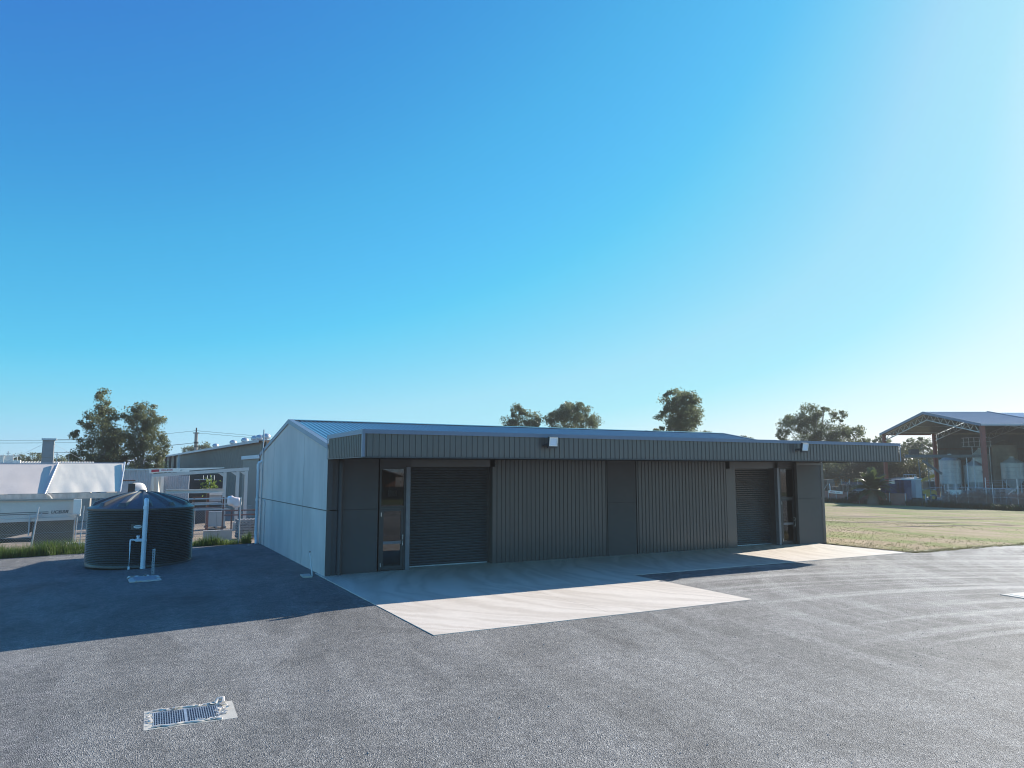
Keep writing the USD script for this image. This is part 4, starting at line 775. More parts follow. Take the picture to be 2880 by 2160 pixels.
obj('hopper', tr, MB().poly([(-16, 18.7, .95), (-10.0, 18.7, 1.05), (-10.05, 18.7, .45), (-12.2, 18.7, .02), (-16, 18.7, .02)], (0, 1.5, 0)), m_hull)
obj('tool_box', tr, MB().box(-9.95, -8.15, 18.72, 19.9, .42, 1.05), m_hull); obj('tool_box', tr, MB().box(-9.95, -8.15, 18.66, 19.8, -.20, .415), m_hull)
obj('chassis', tr, MB().box(-16, -8.2, 19.2, 19.4, -.02, .12).box(-16, -8.2, 20.0, 20.2, -.02, .12), m_black)
for x in (-11.6, -12.9):
    w_ = obj('wheel', tr, MB().tube([(x, 18.8, .05), (x, 19.05, .05)], .36, 20), m_rubber, smooth=40); obj('rim', w_, MB().tube([(x, 18.78, .05), (x, 18.80, .05)], .2, 14), m_galv)
obj('latch', tr, MB().bar((-10.0, 18.42, 1.24), (-9.55, 18.42, 1.36), .05).bar((-9.6, 18.42, 1.24), (-9.55, 18.42, 1.48), .04).bar((-10.06, 18.45, .35), (-10.06, 18.45, 1.36), .05), m_galv)
wc = thing('white_cabinet', 'white upright cabinet on two thin legs at the end of the white trailer', 'cabinet', (-8.0, 18.4, YB))
obj('case', wc, MB().box(-8.22, -7.88, 18.2, 18.5, 1.34, 2.10), m_white); obj('nozzle', wc, MB().tube([(-8.10, 18.35, 1.339), (-8.10, 18.35, 1.18)], [.06, .03], 10).tube([(-7.93, 18.35, 1.339), (-7.9, 18.35, 1.25)], .04, 8), m_white)
for x in (-8.12, -8.02): obj('leg', wc, MB().tube([(x, 18.35, 1.22), (x-.03, 18.35, -.02)], .022, 8), m_galv)
single('concrete_block', MB().cbox((-7.98, 18.2, -.20), (.75, .5, .30), .1), m_block, 'low pale concrete block under the legs of the white cabinet', 'block')
# canvas cover on a galvanised frame with a gutter
cv = thing('canvas_cover', 'long sloping cream canvas cover on galvanised frame above the white trailer', 'canvas cover', (-9.4, 20.5, YB))
def canvas(a0, a1, b0, b1, seed, folds):
    u, w_ = np.meshgrid(np.linspace(0, 1, 60), np.linspace(0, 1, 24), indexing='ij'); q = lambda p: np.asarray(p, float)
    P = (q(a0)*(1-u)[..., None]+q(a1)*u[..., None])*(1-w_)[..., None]+(q(b0)*(1-u)[..., None]+q(b1)*u[..., None])*w_[..., None]
    nn = meshkit.fbm(np.stack([u*9+w_*folds, w_*2.2, 0*u+seed], -1), 3, seed)-.5
    P[..., 1] -= .045*nn*np.sin(np.pi*w_)**.5+.02*np.sin(u*23+w_*3)*(1-w_)**2; v = P.reshape(-1, 3)
    i, k = np.meshgrid(np.arange(59), np.arange(23), indexing='ij'); return MB().add(v, np.stack([i*24+k, (i+1)*24+k, (i+1)*24+k+1, i*24+k+1], -1).reshape(-1, 4))
obj('canvas_panel', cv, canvas((-17, 19.9, 2.36), (-9.64, 19.9, 2.36), (-17, 21.6, 3.88), (-9.25, 21.6, 3.90), 3, 0), m_canvas2, smooth=True)
obj('canvas_panel', cv, canvas((-9.56, 19.85, 2.38), (-6.2, 19.85, 2.42), (-9.2, 21.55, 3.92), (-6.05, 21.55, 3.93), 5, 3), m_canvas, smooth=True)
obj('gutter', cv, MB().poly([(-17, 19.75, 2.31), (-6.2, 19.75, 2.37), (-6.2, 19.75, 2.09), (-17, 19.75, 2.03)], (0, .08, 0)), m_gutter)
for p, q in (((-9.6, 19.8, 2.32), (-9.2, 21.5, 3.98)), ((-6.17, 19.8, 2.40), (-6.02, 21.5, 4.0))): obj('rafter', cv, MB().tube([p, q], .045, 8), m_galv)
for x in (-9.55, -6.2, -13): obj('post', cv, MB().tube([(x, 19.9, -.35), (x, 19.9, 2.05)], .04, 8), m_galv)
obj('ridge_pipe', cv, MB().tube([(-17, 21.62, 3.90), (-6.0, 21.62, 3.95)], .03, 6), m_galv)
obj('loose_strap', cv, MB().tube([(-9.5, 19.68, 2.36), (-9.35, 19.64, 2.25), (-9.22, 19.62, 2.06)], .04, 5), m_canvas)
# metal duct and beige roof behind
b = thing('storage_shed', 'low shed with beige corrugated roof behind the canvas cover', 'shed', (-10.4, 42, YB))
for k in range(14):
    x0 = -13.4+k*.38
    obj('roof_sheet', b, sheet(rib_profile(x0, x0+.378, pitch=.19, h=.03, top=.05, foot=.12, off=x0+.095), (1, 0, 0), (0, -.12, .99), (0, 40, 3.80), (0, 44, 4.24)), m_asbestos)
obj('wall', b, MB().box(-13.4, -8.1, 40.2, 44, -.3, 3.78), m_beige); obj('gutter', b, MB().box(-13.4, -8.08, 39.9, 40, 3.70, 3.79), m_galv)
d = thing('metal_duct', 'tall square grey metal duct with flanged cap rising behind the canvas cover', 'duct', (-10.05, 27, YB))
obj('shaft', d, MB().box(-10.42, -9.82, 27, 27.6, -.3, 4.32), m_duct); obj('shaft', d, MB().box(-10.42, -9.83, 27.001, 27.599, 4.335, 5.36), m_duct); obj('cap', d, MB().box(-10.47, -9.72, 26.95, 27.66, 5.36, 5.47), m_galv)
for x in (-12.4, -8.0): obj('guy_wire', d, MB().tube([(-10.1, 27.3, 5.3), (x, 28.5, 4.0)], .006, 4), m_galv)
c = thing('wire_cage', 'white framed cage with pale sheeting at the far left skyline', 'cage', (-13.5, 40.5, YB))
obj('sheeting', c, MB().box(-14.4, -13.25, 40.4, 40.43, 3.95, 4.62), m_white); obj('tub', c, MB().box(-13.2, -12.78, 40.3, 41, 3.7, 4.30), m_white)
for x in (-14.45, -13.8, -13.22, -12.95): obj('upright', c, MB().tube([(x, 40.3, -.3), (x, 40.3, 4.72)], .025, 6), m_white)
for z in (4.05, 4.66): obj('rail', c, MB().tube([(-14.6, 40.3, z), (-12.8, 40.3, z)], .022, 6), m_white)
# small white van body and pale container behind the tank
vn = thing('white_van', 'white rounded van front with dark open side behind the top of the water tank', 'van', (-5.4, 29, YB))
hull = trimesh.creation.icosphere(3); hv = hull.vertices.copy(); hv = np.sign(hv)*np.abs(hv)**.6
obj('body', vn, MB().add(hv*[.62, .8, 1.5]+[-5.15, 29, 1.25], hull.faces), m_white, smooth=40)
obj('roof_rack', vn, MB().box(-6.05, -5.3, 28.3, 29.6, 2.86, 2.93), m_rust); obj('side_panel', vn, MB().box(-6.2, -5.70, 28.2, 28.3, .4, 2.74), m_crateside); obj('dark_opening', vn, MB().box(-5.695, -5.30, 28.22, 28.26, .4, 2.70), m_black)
pc = thing('container', 'pale grey corrugated container behind the white van', 'container', (-5.2, 34, YB))
for k in range(7): x0 = -6.3+k*.32; obj('panel', pc, sheet(rib_profile(x0, x0+.318, pitch=.16, h=.03, top=.05, foot=.1, off=x0+.08), (1, 0, 0), (0, -1, 0), (0, 34, -.3), (0, 34, 3.55)), m_crateside)
obj('box', pc, MB().box(-6.3, -4.05, 34.02, 36.4, -.3, 3.54), m_crateside); obj('top_rail', pc, MB().box(-6.32, -4.03, 33.93, 34.0, 3.55, 3.66), m_galv)
# brown shed: wall facing the yard, in sheets, with white flashings, vents along the roof edge
A, B_ = V(-63.0, 132, 0), V(-19.3, 57, 0); dv = (B_-A)/np.linalg.norm(B_-A); LB = np.linalg.norm(B_-A); nv = np.array([dv[1], -dv[0], 0]); nv = nv if nv@(CAM-A) > 0 else -nv
bs = thing('brown_shed', 'long brown metal clad shed along the back of the left yard', 'shed', (A[0], A[1], -.3))
ZS = 5.82
k = 0.0; kk = 0
while k < LB-.1:
    e = min(k+3.04, LB); op = k < 33
    if not op: obj('wall_sheet', bs, sheet(rib_profile(k+.01, e-.01, pitch=.38, h=.04, top=.05, foot=.10, off=k+.19), dv, nv, A+[0, 0, -.3], A+[0, 0, ZS]), m_brownwall)
    k = e
obj('inner_wall', bs, MB().poly([A-nv*.3+[0, 0, -.3], A-nv*.3+dv*LB+[0, 0, -.3], A-nv*.3+dv*LB+[0, 0, ZS-.05], A-nv*.3+[0, 0, ZS-.05]], -nv*.1), m_brownwall)
for q in (7, 13.5, 20, 26.5): obj('bay_post', bs, MB().bar(A+dv*q+[0, 0, -.3], A+dv*q+[0, 0, ZS], .35), m_black)
obj('corner_flashing', bs, MB().bar(A+dv*33+nv*.05+[0, 0, -.3], A+dv*33+nv*.05+[0, 0, ZS-.06], .45), m_zinc)
obj('roof', bs, MB().poly([A+nv*.25+[0, 0, ZS+.02], A+nv*.25+dv*LB+[0, 0, ZS+.02], A-nv*14+dv*LB+[0, 0, ZS+.25], A-nv*14+[0, 0, ZS+.25]], (0, 0, .06)), m_shedroof)
obj('roof_edge', bs, MB().bar(A+nv*.30+[0, 0, ZS-.02], A+nv*.30+dv*LB+[0, 0, ZS-.02], .14, .22), m_crateside)
for q in (58, 69, 75, 79.5, 81.5, 84):
    p = A+dv*q-nv*.9; obj('roof_vent', bs, MB().revolve([(.16, ZS+.1), (.16, ZS+.28), (.33, ZS+.36), (.36, ZS+.5), (.25, ZS+.66), (0, ZS+.72)], (p[0], p[1], 0), 14), m_galv, smooth=50)
obj('door_track', bs, MB().bar(A+dv*80+nv*.2+[0, 0, 4.60], A+dv*LB+nv*.2+[0, 0, 4.60], .12, .28), m_zinc); obj('sliding_door', bs, MB().poly([A+dv*80.2+nv*.1+[0, 0, -.3], A+dv*(LB-.2)+nv*.1+[0, 0, -.3], A+dv*(LB-.2)+nv*.1+[0, 0, 4.45], A+dv*80.2+nv*.1+[0, 0, 4.45]], nv*.05), m_brownwall)
# steel portal frame with pale posts
pf = thing('steel_canopy', 'pale steel canopy frame with three posts and lettered roof edge in the left yard', 'canopy', (-1.5, 25, -.2))
obj('front_beam', pf, MB().poly([(-4.45, 25, 3.14), (1.16, 25, 3.54), (1.16, 25, 3.74), (-4.45, 25, 3.33)], (0, .2, 0)), m_paleframe)
obj('roof_edge', pf, MB().poly([(-4.55, 27.5, 3.36), (-.05, 27.5, 3.70), (-.05, 27.5, 3.74), (-4.6, 27.5, 3.66)], (0, .06, 0)), m_white)
rb_ = obj('sign_board', pf, MB().poly([(-4.5, 27.47, 3.40), (-2.2, 27.47, 3.47), (-2.2, 27.47, 3.70), (-4.5, 27.47, 3.645)], (0, .02, 0)), m_white)
obj('red_box', rb_, MB().poly([(-4.44, 27.46, 3.44), (-3.98, 27.46, 3.46), (-3.98, 27.46, 3.62), (-4.44, 27.46, 3.60)], (0, .006, 0)), m_redtext)
for txt, x0, h, mat in (('DILLSVIN', -3.86, .105, m_redtext), ('BEC', -2.75, .05, m_text)):
    tx = meshkit.text_mesh(txt, h, .004, bold=True); tv = np.array(tx.vertices); obj('lettering', rb_, MB().add(np.c_[tv[:, 0]*.95+x0, 27.462-tv[:, 2], tv[:, 1]+3.51+.02*(x0+3.86)+.03*tv[:, 0]], tx.faces), mat)
for x in (-.28, .50, 1.02):
    z = 3.135+.0713*(x-.09+4.45); obj('post', pf, MB().box(x-.09, x+.09, 25.02, 25.2, -.3, z), m_paleframe)
    obj('knee', pf, MB().poly([(x-.09, 25.03, z-.05), (x-.09, 25.03, z-.28), (x-.42, 25.03, z-.045)], (0, .15, 0)), m_paleframe)
for k in range(6): x0 = -3.72+k*.25; obj('cladding', pf, sheet(rib_profile(x0, x0+.248, pitch=.125, h=.02, top=.03, foot=.07, off=x0+.0625), (1, 0, 0), (0, -1, 0), (0, 26.5, 1.0), (0, 26.5, 3.22)), m_crateside)
obj('end_panel', pf, MB().box(-3.95, -3.73, 26.3, 26.5, .2, 3.2), m_white)
dr = thing('drop_sheet', 'cream cloth drape hanging at the left end of the steel canopy', 'cloth', (-4.2, 26, 0))
u, w_ = np.meshgrid(np.linspace(0, 1, 20), np.linspace(0, 1, 14), indexing='ij'); Pd = np.stack([-4.5+.55*u+.05*w_, 26.0+.06*np.sin(u*14+w_*2)*(1.3-w_), 2.1+1.1*w_], -1).reshape(-1, 3)
i, k = np.meshgrid(np.arange(19), np.arange(13), indexing='ij'); obj('cloth', dr, MB().add(Pd, np.stack([i*14+k, (i+1)*14+k, (i+1)*14+k+1, i*14+k+1], -1).reshape(-1, 4)), m_canvas, smooth=True)
sh_ = thing('yard_shelter', 'dark open shelter behind the steel canopy', 'shelter', (-1.1, 31, -.3))
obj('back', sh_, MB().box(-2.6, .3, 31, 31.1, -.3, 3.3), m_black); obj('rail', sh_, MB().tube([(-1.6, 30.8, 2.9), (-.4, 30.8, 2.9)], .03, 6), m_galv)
for x in (-1.0, -.75, -.5, -.3): obj('hanger', sh_, MB().tube([(x, 30.8, 3.2), (x, 30.8, 2.9)], .025, 6), m_white)
rngp = np.random.default_rng(77); t = thing('potted_plant', 'leafy green plant with pale stem in the dark shelter', 'plant', (-.75, 30.2, -.3))
obj('stem', t, MB().tube([(0, 0, 0), (0, 0, 2.4), (.15, 0, 3.2)], [.07, .06, .03], 7), m_white, world=False); obj('leaves', t, cards(MB(), np.array([.15, 0, 2.75])+rngp.normal(size=(160, 3))*[.26, .2, .28], .22, rngp), m_blade, world=False)
# pallets: one of each look, then copies
def pallet_parts(t, w, d, mat):
    for k in range(7): y = -d/2+.05+k*(d-.1)/6; obj('top_board', t, MB().box(-w/2, w/2, y-.045, y+.045, .118, .138), mat, world=False)
    for x in (-w/2+.05, 0, w/2-.05): obj('bearer', t, MB().box(x-.045, x+.045, -d/2, d/2, .021, .117), mat, world=False)
    for y in (-d/2+.06, 0, d/2-.06): obj('bottom_board', t, MB().box(-w/2, w/2, y-.05, y+.05, 0, .020), mat, world=False)
PROTO = {}
ORD = ['lowest', 'second', 'third', 'fourth', 'fifth', 'sixth', 'seventh', 'eighth', 'ninth', 'tenth', 'eleventh', 'twelfth', 'thirteenth', 'fourteenth', 'fifteenth', 'sixteenth', 'seventeenth', 'eighteenth', 'nineteenth', 'twentieth']
def pallet(kind, x, y, z, rz, label, group):
    mat = {'timber': m_timber, 'grey': m_timber2, 'blue': m_blue}[kind]; name = {'timber': 'timber_pallet', 'grey': 'grey_pallet', 'blue': 'blue_pallet'}[kind]
    if kind not in PROTO:
        t = thing(name, label, 'pallet', (x, y, z), rz, group); pallet_parts(t, 1.165, 1.165, mat); PROTO[kind] = t; return t
    return copy_of(PROTO[kind], (x, y, z), rz, label, group)
def stack(kind, x, y, n, what, group, z=-.05, seed=0):
    r_ = np.random.default_rng(seed+int(x*7+y*13))
    for k in range(n):
        o = 'topmost' if k == n-1 else ORD[k]+(' from the bottom' if k else '')
        pallet(kind, x+r_.uniform(-.03, .03), y+r_.uniform(-.03, .03), z+k*.141, math.pi/2+r_.uniform(-.04, .04), '%s pallet, %s of the %s' % ({'timber': 'weathered timber', 'grey': 'grey weathered', 'blue': 'blue painted'}[kind], o, what), group)
# things in the left yard, behind the fence
bm = thing('steel_beam', 'long pale steel beam lying across rusty trestles in the left yard', 'beam', (-2.3, 20.5, 2.2))
obj('web', bm, MB().box(-3.9, -.86, 20.5, 20.53, 2.29, 2.46), m_paleframe); obj('flange', bm, MB().box(-3.9, -.86, 20.42, 20.6, 2.463, 2.49), m_paleframe); obj('flange', bm, MB().box(-3.9, -.86, 20.42, 20.6, 2.26, 2.287), m_paleframe)
ts = thing('steel_trestle', 'rusty steel trestle post carrying the pale beam', 'trestle', (-1.7, 20.6, -.1))
obj('post', ts, MB().box(-1.76, -1.62, 20.45, 20.6, -.1, 2.25), m_rust); obj('arm', ts, MB().box(-2.5, -1.765, 20.45, 20.55, 1.95, 2.05).box(-2.5, -2.4, 20.45, 20.55, -.1, 1.945), m_rust)
def rack(name, label, x0, x1, y, zs, mat, group=None):
    t = thing(name, label, 'steel rack', ((x0+x1)/2, y, -.1))
    for z in zs:
        obj('rail', t, MB().box(x0, x1, y, y+.08, z, z+.05), mat); obj('rail', t, MB().box(x0+.1, x1-.05, y+.6, y+.68, z, z+.05), mat)
    for x in (x0+.4, x1-.4):
        obj('post', t, MB().box(x, x+.08, y+.1, y+.18, -.1, max(zs)+.1), m_rust)
    return t
rack('steel_rack', 'low steel rack loaded with grey bars to the right of the tank', -3.0, -.7, 18.6, (1.38, 1.66, 1.97), m_galv)
r_ = np.random.default_rng(90)
for k in range(14):
    z = [1.43, 1.71][k % 2]+.035*(k//2 % 3); x0 = -2.95+r_.uniform(0, .5); x1 = -.9+r_.uniform(-.6, .3); y = 18.62+r_.uniform(0, .55); dz = r_.normal(0, .03); mi = int(r_.integers(0, 4))
    single('steel_bar', MB().bar((x0, y, z), (x1, y+r_.normal(0, .08), z+dz), r_.uniform(.025, .05)), [m_galv, m_rust, m_white, m_crateside][mi], '%s bar, %s on the %s shelf of the low rack by the tank' % (['grey', 'rusty', 'white', 'dull'][mi], ORD[k//2].replace('lowest', 'first'), ['lower', 'upper'][k % 2]), 'steel bar', 'steel bars on the low rack')
rack('steel_rack', 'long low rack with red brown bars behind the right fence post', -.6, 2.6, 22.0, (.85, 1.12), m_rust)
wr = thing('wrapped_bundle', 'pinkish white wrapped bundle on the steel rack by the fence post', 'bundle', (-.75, 18.4, 1.5))
bx = trimesh.creation.icosphere(3); bv = bx.vertices; bv = np.sign(bv)*np.abs(bv)**.55; bv = bv*[.36, .36, .28]*(1+.12*(meshkit.noise(bv*2.3, 4)[:, None]-.5)); bv[:, 2] += .10*(bv[:, 0] < -.05)
obj('wrap', wr, MB().add(bv+[-.55, 18.3, 1.78], bx.faces), m_wrap, smooth=50)
wb = thing('white_crate', 'white covered crate behind the rusty trestle post', 'crate', (-1.35, 21.2, 1.9))
obj('cover', wb, MB().box(-1.62, -.86, 21.0, 21.6, 2.12, 2.24), m_white); obj('body', wb, MB().box(-1.58, -.9, 21.03, 21.57, 1.75, 2.118), m_crateside)
def blockstack(name, label, x, y, w, d, h, n, mat, z0):
    t = thing(name, label, 'block', (x, y, z0))
    for k in range(n): obj('block', t, MB().box(x-w/2+k*w/n+.006, x-w/2+(k+1)*w/n-.006, y-d/2, y+d/2, z0+.0, z0+h), mat)
    return t
def pal2(x, y, z, lab): pallet('grey', x, y, z, .03, lab, None)
pal2(-.75, 25.0, -.05, 'grey weathered pallet under the pair of pale concrete blocks')
blockstack('concrete_block', 'pair of large pale concrete blocks standing on a pallet beyond the fence', -.72, 25.0, 1.02, .8, .88, 2, m_block, .09)
t = thing('concrete_block', 'pale concrete block with white edging strip immediately right of the tank', 'block', (-2.75, 19.6, 0)); obj('block', t, MB().box(-3.25, -2.47, 19.4, 20.1, .42, 1.36), m_block); obj('edging', t, MB().box(-2.468, -2.42, 19.38, 20.1, .40, 1.42).box(-3.25, -2.47, 19.38, 20.1, 1.362, 1.43), m_white); obj('base', t, MB().box(-3.25, -2.5, 19.5, 20.05, -.1, .40), m_black)
t = thing('concrete_block', 'two low grey panels with white top strip in the long grass by the fence', 'block', (-1.5, 16.3, -.1))
for x0, x1 in ((-2.25, -1.56), (-1.55, -.86)): obj('panel', t, MB().box(x0, x1, 16.3, 16.45, -.1, .42), m_block); obj('top_strip', t, MB().box(x0, x1, 16.28, 16.46, .422, .45), m_white)
stack('grey', .05, 17.0, 7, 'stack beside the rear downpipe', 'grey pallets by the left fence', z=-.05)
single('concrete_block', MB().cbox((.35, 23.0, .15), (.5, .5, .5), .2), m_block, 'single pale block under the red brown rack', 'block')
# power pole, lines
pp = thing('power_pole', 'power pole rising behind the brown shed roof', 'power pole', (4.3, 100, -.3))
obj('pole', pp, MB().tube([(4.35, 100, -.3), (4.2, 100, 9.5)], [.32, .24], 10), m_bark, smooth=40); obj('pole_cap', pp, MB().cyl((4.2, 100), .10, 9.5, 10.2, 8), m_black)
obj('cross_arm', pp, MB().box(3.75, 4.65, 99.9, 100.1, 9.30, 9.45), m_black); obj('clamp', pp, MB().cyl((4.25, 100), .36, 7.75, 8.0, 10), m_black); obj('clamp', pp, MB().cyl((4.28, 100), .36, 7.25, 7.4, 10), m_black)
def wire(label, pts, r=.022):
    P = np.array(pts, float); t0 = np.linspace(0, 1, len(P)); tt = np.linspace(0, 1, 24); Q = np.stack([np.interp(tt, t0, P[:, k]) for k in range(3)], 1)
    seg = tt*(len(P)-1) % 1; Q[:, 2] -= .5*4*seg*(1-seg)*.6
    single('power_line', MB().tube(Q, r, 4), m_black, label, 'power line')
wire('upper power line from the pole to the right above the brown shed', [(4.2, 100, 9.75), (40, 99, 8.2)]); wire('lower power line from the pole to the right above the brown shed', [(4.5, 100, 9.4), (40, 99, 7.8)])
wire('upper power line from the pole leftwards behind the tall gums', [(4.2, 100, 9.75), (-16, 101, 8.0)]); wire('thick service cable from the pole to the left', [(4.1, 100, 7.85), (-18, 101, 6.0)], .035)
wire('upper far power line at the left edge', [(-10, 101, 8.1), (-50, 103, 8.0)]); wire('lower far power line at the left edge', [(-10, 101, 7.7), (-50, 103, 7.6)])
for x, y, h, lab in ((-15.72, 60, 5.4, 'thin antenna pole at the far left skyline'), (-11.65, 59, 5.3, 'pale thin pole right of the grey metal duct'), (-10.7, 60, 5.2, 'small pole with crossbar left of the tall gums')):
    t = thing('thin_pole', lab, 'pole', (x, y, -.3)); obj('pole', t, MB().tube([(0, 0, 0), (0, 0, h+.3)], .04, 6), m_galv, world=False); obj('crossbar', t, MB().tube([(-.18, 0, h+.1), (.18, 0, h+.1)], .02, 5), m_galv, world=False)
# distant pale sheds between the tree trunks
for (x0, x1, y, z, lab) in ((-10.2, -7.6, 92, 5.1, 'pale distant shed roof behind the left tall gum'), (-5.6, -2.2, 92, 5.2, 'pale distant shed roof behind the right tall gum')):
    t = thing('distant_shed', lab, 'shed', ((x0+x1)/2, y, -.3)); obj('wall', t, MB().box(x0, x1, y, y+6, -.3, z-.9), m_crateside); obj('roof', t, MB().poly([(x0-.2, y-.2, z-.9), (x1+.2, y-.2, z-.9), (x1+.2, y+3, z), (x0-.2, y+3, z)], (0, 0, .08)), m_zinc)

# ------------------------------------------------------------------ right-hand yard beyond the field
XW = 65.35
bw = thing('brick_wall', 'low red brown brick wall with steel posts along the far side of the field', 'wall', (XW, 30, -.05))
obj('wall', bw, MB().box(XW, XW+.23, 23.3, 33.2, -.05, 1.10), m_brick); obj('coping', bw, MB().box(XW-.02, XW+.25, 23.3, 33.2, 1.102, 1.16), m_brick)
for y in (23.3, 25.05, 25.45, 28.7, 30.15, 31.6, 32.6): obj('post', bw, MB().tube([(XW-.06, y, -.05), (XW-.06, y, 1.22 if y != 25.45 else 1.1)], .035, 8), m_galv)
obj('leaning_post', bw, MB().tube([(XW-.08, 32.3, 1.16), (XW-.05, 32.45, 2.05)], .05, 8), m_galv); obj('stay', bw, MB().bar((XW-.06, 33.4, 1.1), (XW-.06, 32.7, 2.0), .04), m_galv)
sg = thing('yard_sign', 'white sign with red oval emblem fixed on the brick wall', 'sign', (XW-.1, 31.6, 1.0))
obj('board', sg, MB().poly([(XW-.12, 32.55, 1.30), (XW-.12, 30.70, 1.21), (XW-.12, 30.70, .90), (XW-.12, 32.55, .99)], (.02, 0, 0)), m_white)
a = np.linspace(0, 2*math.pi, 20, endpoint=False)
for sc, mat, dx in ((1.0, m_redtext, .124), (.72, m_white, .126)):
    Q = np.stack([np.full(20, XW-dx), 32.05+.33*sc*np.cos(a), 1.12+.10*sc*np.sin(a)+.0486*.33*sc*np.cos(a)], -1); obj('emblem', sg, MB().add(np.vstack([Q, [[XW-dx, 32.05, 1.12]]]), [[20, (k+1) % 20, k] for k in range(20)]), mat)
def side_text(parent, txt, y, z, h, mat, x):
    tx = meshkit.text_mesh(txt, h, .004, bold=True); tv = np.array(tx.vertices); obj('lettering', parent, MB().add(np.c_[x-tv[:, 2], y-tv[:, 0], tv[:, 1]+z+.0486*-tv[:, 0]], tx.faces), mat)
side_text(sg, 'DURA', 32.22, 1.10, .06, m_text, XW-.128); side_text(sg, 'PALLETS', 31.5, 1.05, .08, m_text, XW-.124)
# palm in front of the wall
pm = thing('palm_tree', 'short bushy palm with thick rough trunk in front of the brick wall', 'palm', (64.5, 26.4, -.05))
prf = [(.62, 0), (.60, .3), (.48, .7), (.42, 1.1), (.46, 1.5), (.30, 1.75), (0, 1.8)]; mbp = MB().revolve(prf, (0, 0, 0), 20); vv = mbp.v[0]; vv[:, :2] *= (1+.18*(meshkit.noise(vv*5, 3)-.5))[:, None]
obj('trunk', pm, mbp, m_palmbark, world=False)
rg = np.random.default_rng(15)
for k in range(64):
    az = k*2.39996+rg.uniform(-.2, .2); el = math.radians(rg.uniform(22, 86)) if k > 10 else math.radians(rg.uniform(-15, 12)); Ln = rg.uniform(2.3, 3.2) if k > 10 else rg.uniform(1.2, 1.8)
    tt = np.linspace(0, 1, 16); drop = (.25+.75*math.cos(el))*tt**2.6*Ln*.42
    r0 = Ln*tt*math.cos(el)*.80+.25*tt**2; P = np.stack([np.cos(az)*r0, np.sin(az)*r0, 1.45+Ln*tt*math.sin(el)*.92-drop], -1)
    mb = MB().tube(P, np.linspace(.035, .008, 16), 4); tn = np.gradient(P, axis=0); tn /= np.linalg.norm(tn, axis=1, keepdims=True)
    sd = np.array([-math.sin(az), math.cos(az), 0]); up_ = np.cross(tn, sd); up_ *= np.sign(up_[:, 2:3]+1e-6)
    for j in range(2, 16):
        for q in (P[j], (P[j]+P[j-1])/2):
            for s_ in (-1, 1):
                ll = .55*math.sin(math.pi*min(.97, .15+j/16*.85))+.08; d = sd*s_*.75+tn[j]*.65+up_[j]*.25; d /= np.linalg.norm(d); w_ = tn[j]*.036
                e = q+d*ll-np.array([0, 0, .12*ll]); m_ = q+d*ll*.5+np.array([0, 0, .02]); mb.add([q-w_, q+w_, m_+w_, e, m_-w_], [[0, 1, 2], [0, 2, 4], [4, 2, 3]])
    obj('frond', pm, mb, m_palmleaf, world=False)
tree('shrub', 'dark green shrub against the brick wall left of the palm', 'shrub', (64.6, 28.6, -.05), [(0, 0, .8, .5, .8, .5), (-.1, .5, .6, .5, .7, .5), (0, -.7, .7, .4, .6, .45)], 1600, .13, m_weed, 71, .04, nclump=40)
# pallets
stack('timber', 69.6, 36.4, 18, 'tall timber stack nearest the awning', 'timber pallets behind the brick wall'); stack('timber', 68.2, 35.1, 18, 'tall timber stack behind the white sign', 'timber pallets behind the brick wall', seed=1)
stack('timber', 68.2, 33.85, 12, 'medium timber stack', 'timber pallets behind the brick wall', seed=2); stack('timber', 68.3, 32.6, 14, 'left stack of the joined pair', 'timber pallets behind the brick wall', seed=3); stack('timber', 68.3, 31.35, 14, 'right stack of the joined pair', 'timber pallets behind the brick wall', seed=4)
stack('blue', 69.0, 27.75, 15, 'low blue stack beside the palm', 'blue pallets behind the brick wall'); stack('blue', 70.5, 27.0, 18, 'tall blue stack by the silver crate', 'blue pallets behind the brick wall', seed=6)
t = thing('timber_heap', 'heap of grey broken boards between the pallets and the palm', 'boards', (68, 30, 0)); r_ = np.random.default_rng(6)
for k in range(22): c = (68+r_.uniform(-.6, .6), 29.9+r_.uniform(-1.0, .8), .85+r_.uniform(0, .55)); obj('board', t, MB().cbox(c, (r_.uniform(.8, 1.5), .10, .03), r_.uniform(0, 3.1), r_.uniform(-.3, .3)), m_timber2 if k % 4 else m_white)
obj('base', t, MB().box(67.3, 68.8, 28.7, 30.8, -.05, .84), m_timber)
# orange building
ob = thing('orange_building', 'small orange rendered building with flat beige roof behind the pallets', 'building', (98, 57, -.05))
obj('wall', ob, MB().box(95.5, 103, 53.5, 63.5, -.05, 2.76), m_orange); obj('roof', ob, MB().box(94.6, 104, 52.85, 64.2, 2.765, 3.26), m_beige)
wdw = obj('roller_window', ob, MB().box(95.42, 95.49, 53.95, 54.75, 1.0, 2.14), m_white); obj('frame', wdw, MB().box(95.40, 95.49, 53.88, 53.945, .95, 2.2).box(95.40, 95.49, 54.755, 54.82, .95, 2.2).box(95.40, 95.49, 53.946, 54.754, 2.145, 2.2), m_white)
obj('window', ob, MB().box(95.44, 95.49, 57.0, 58.0, 1.7, 2.4), m_black)
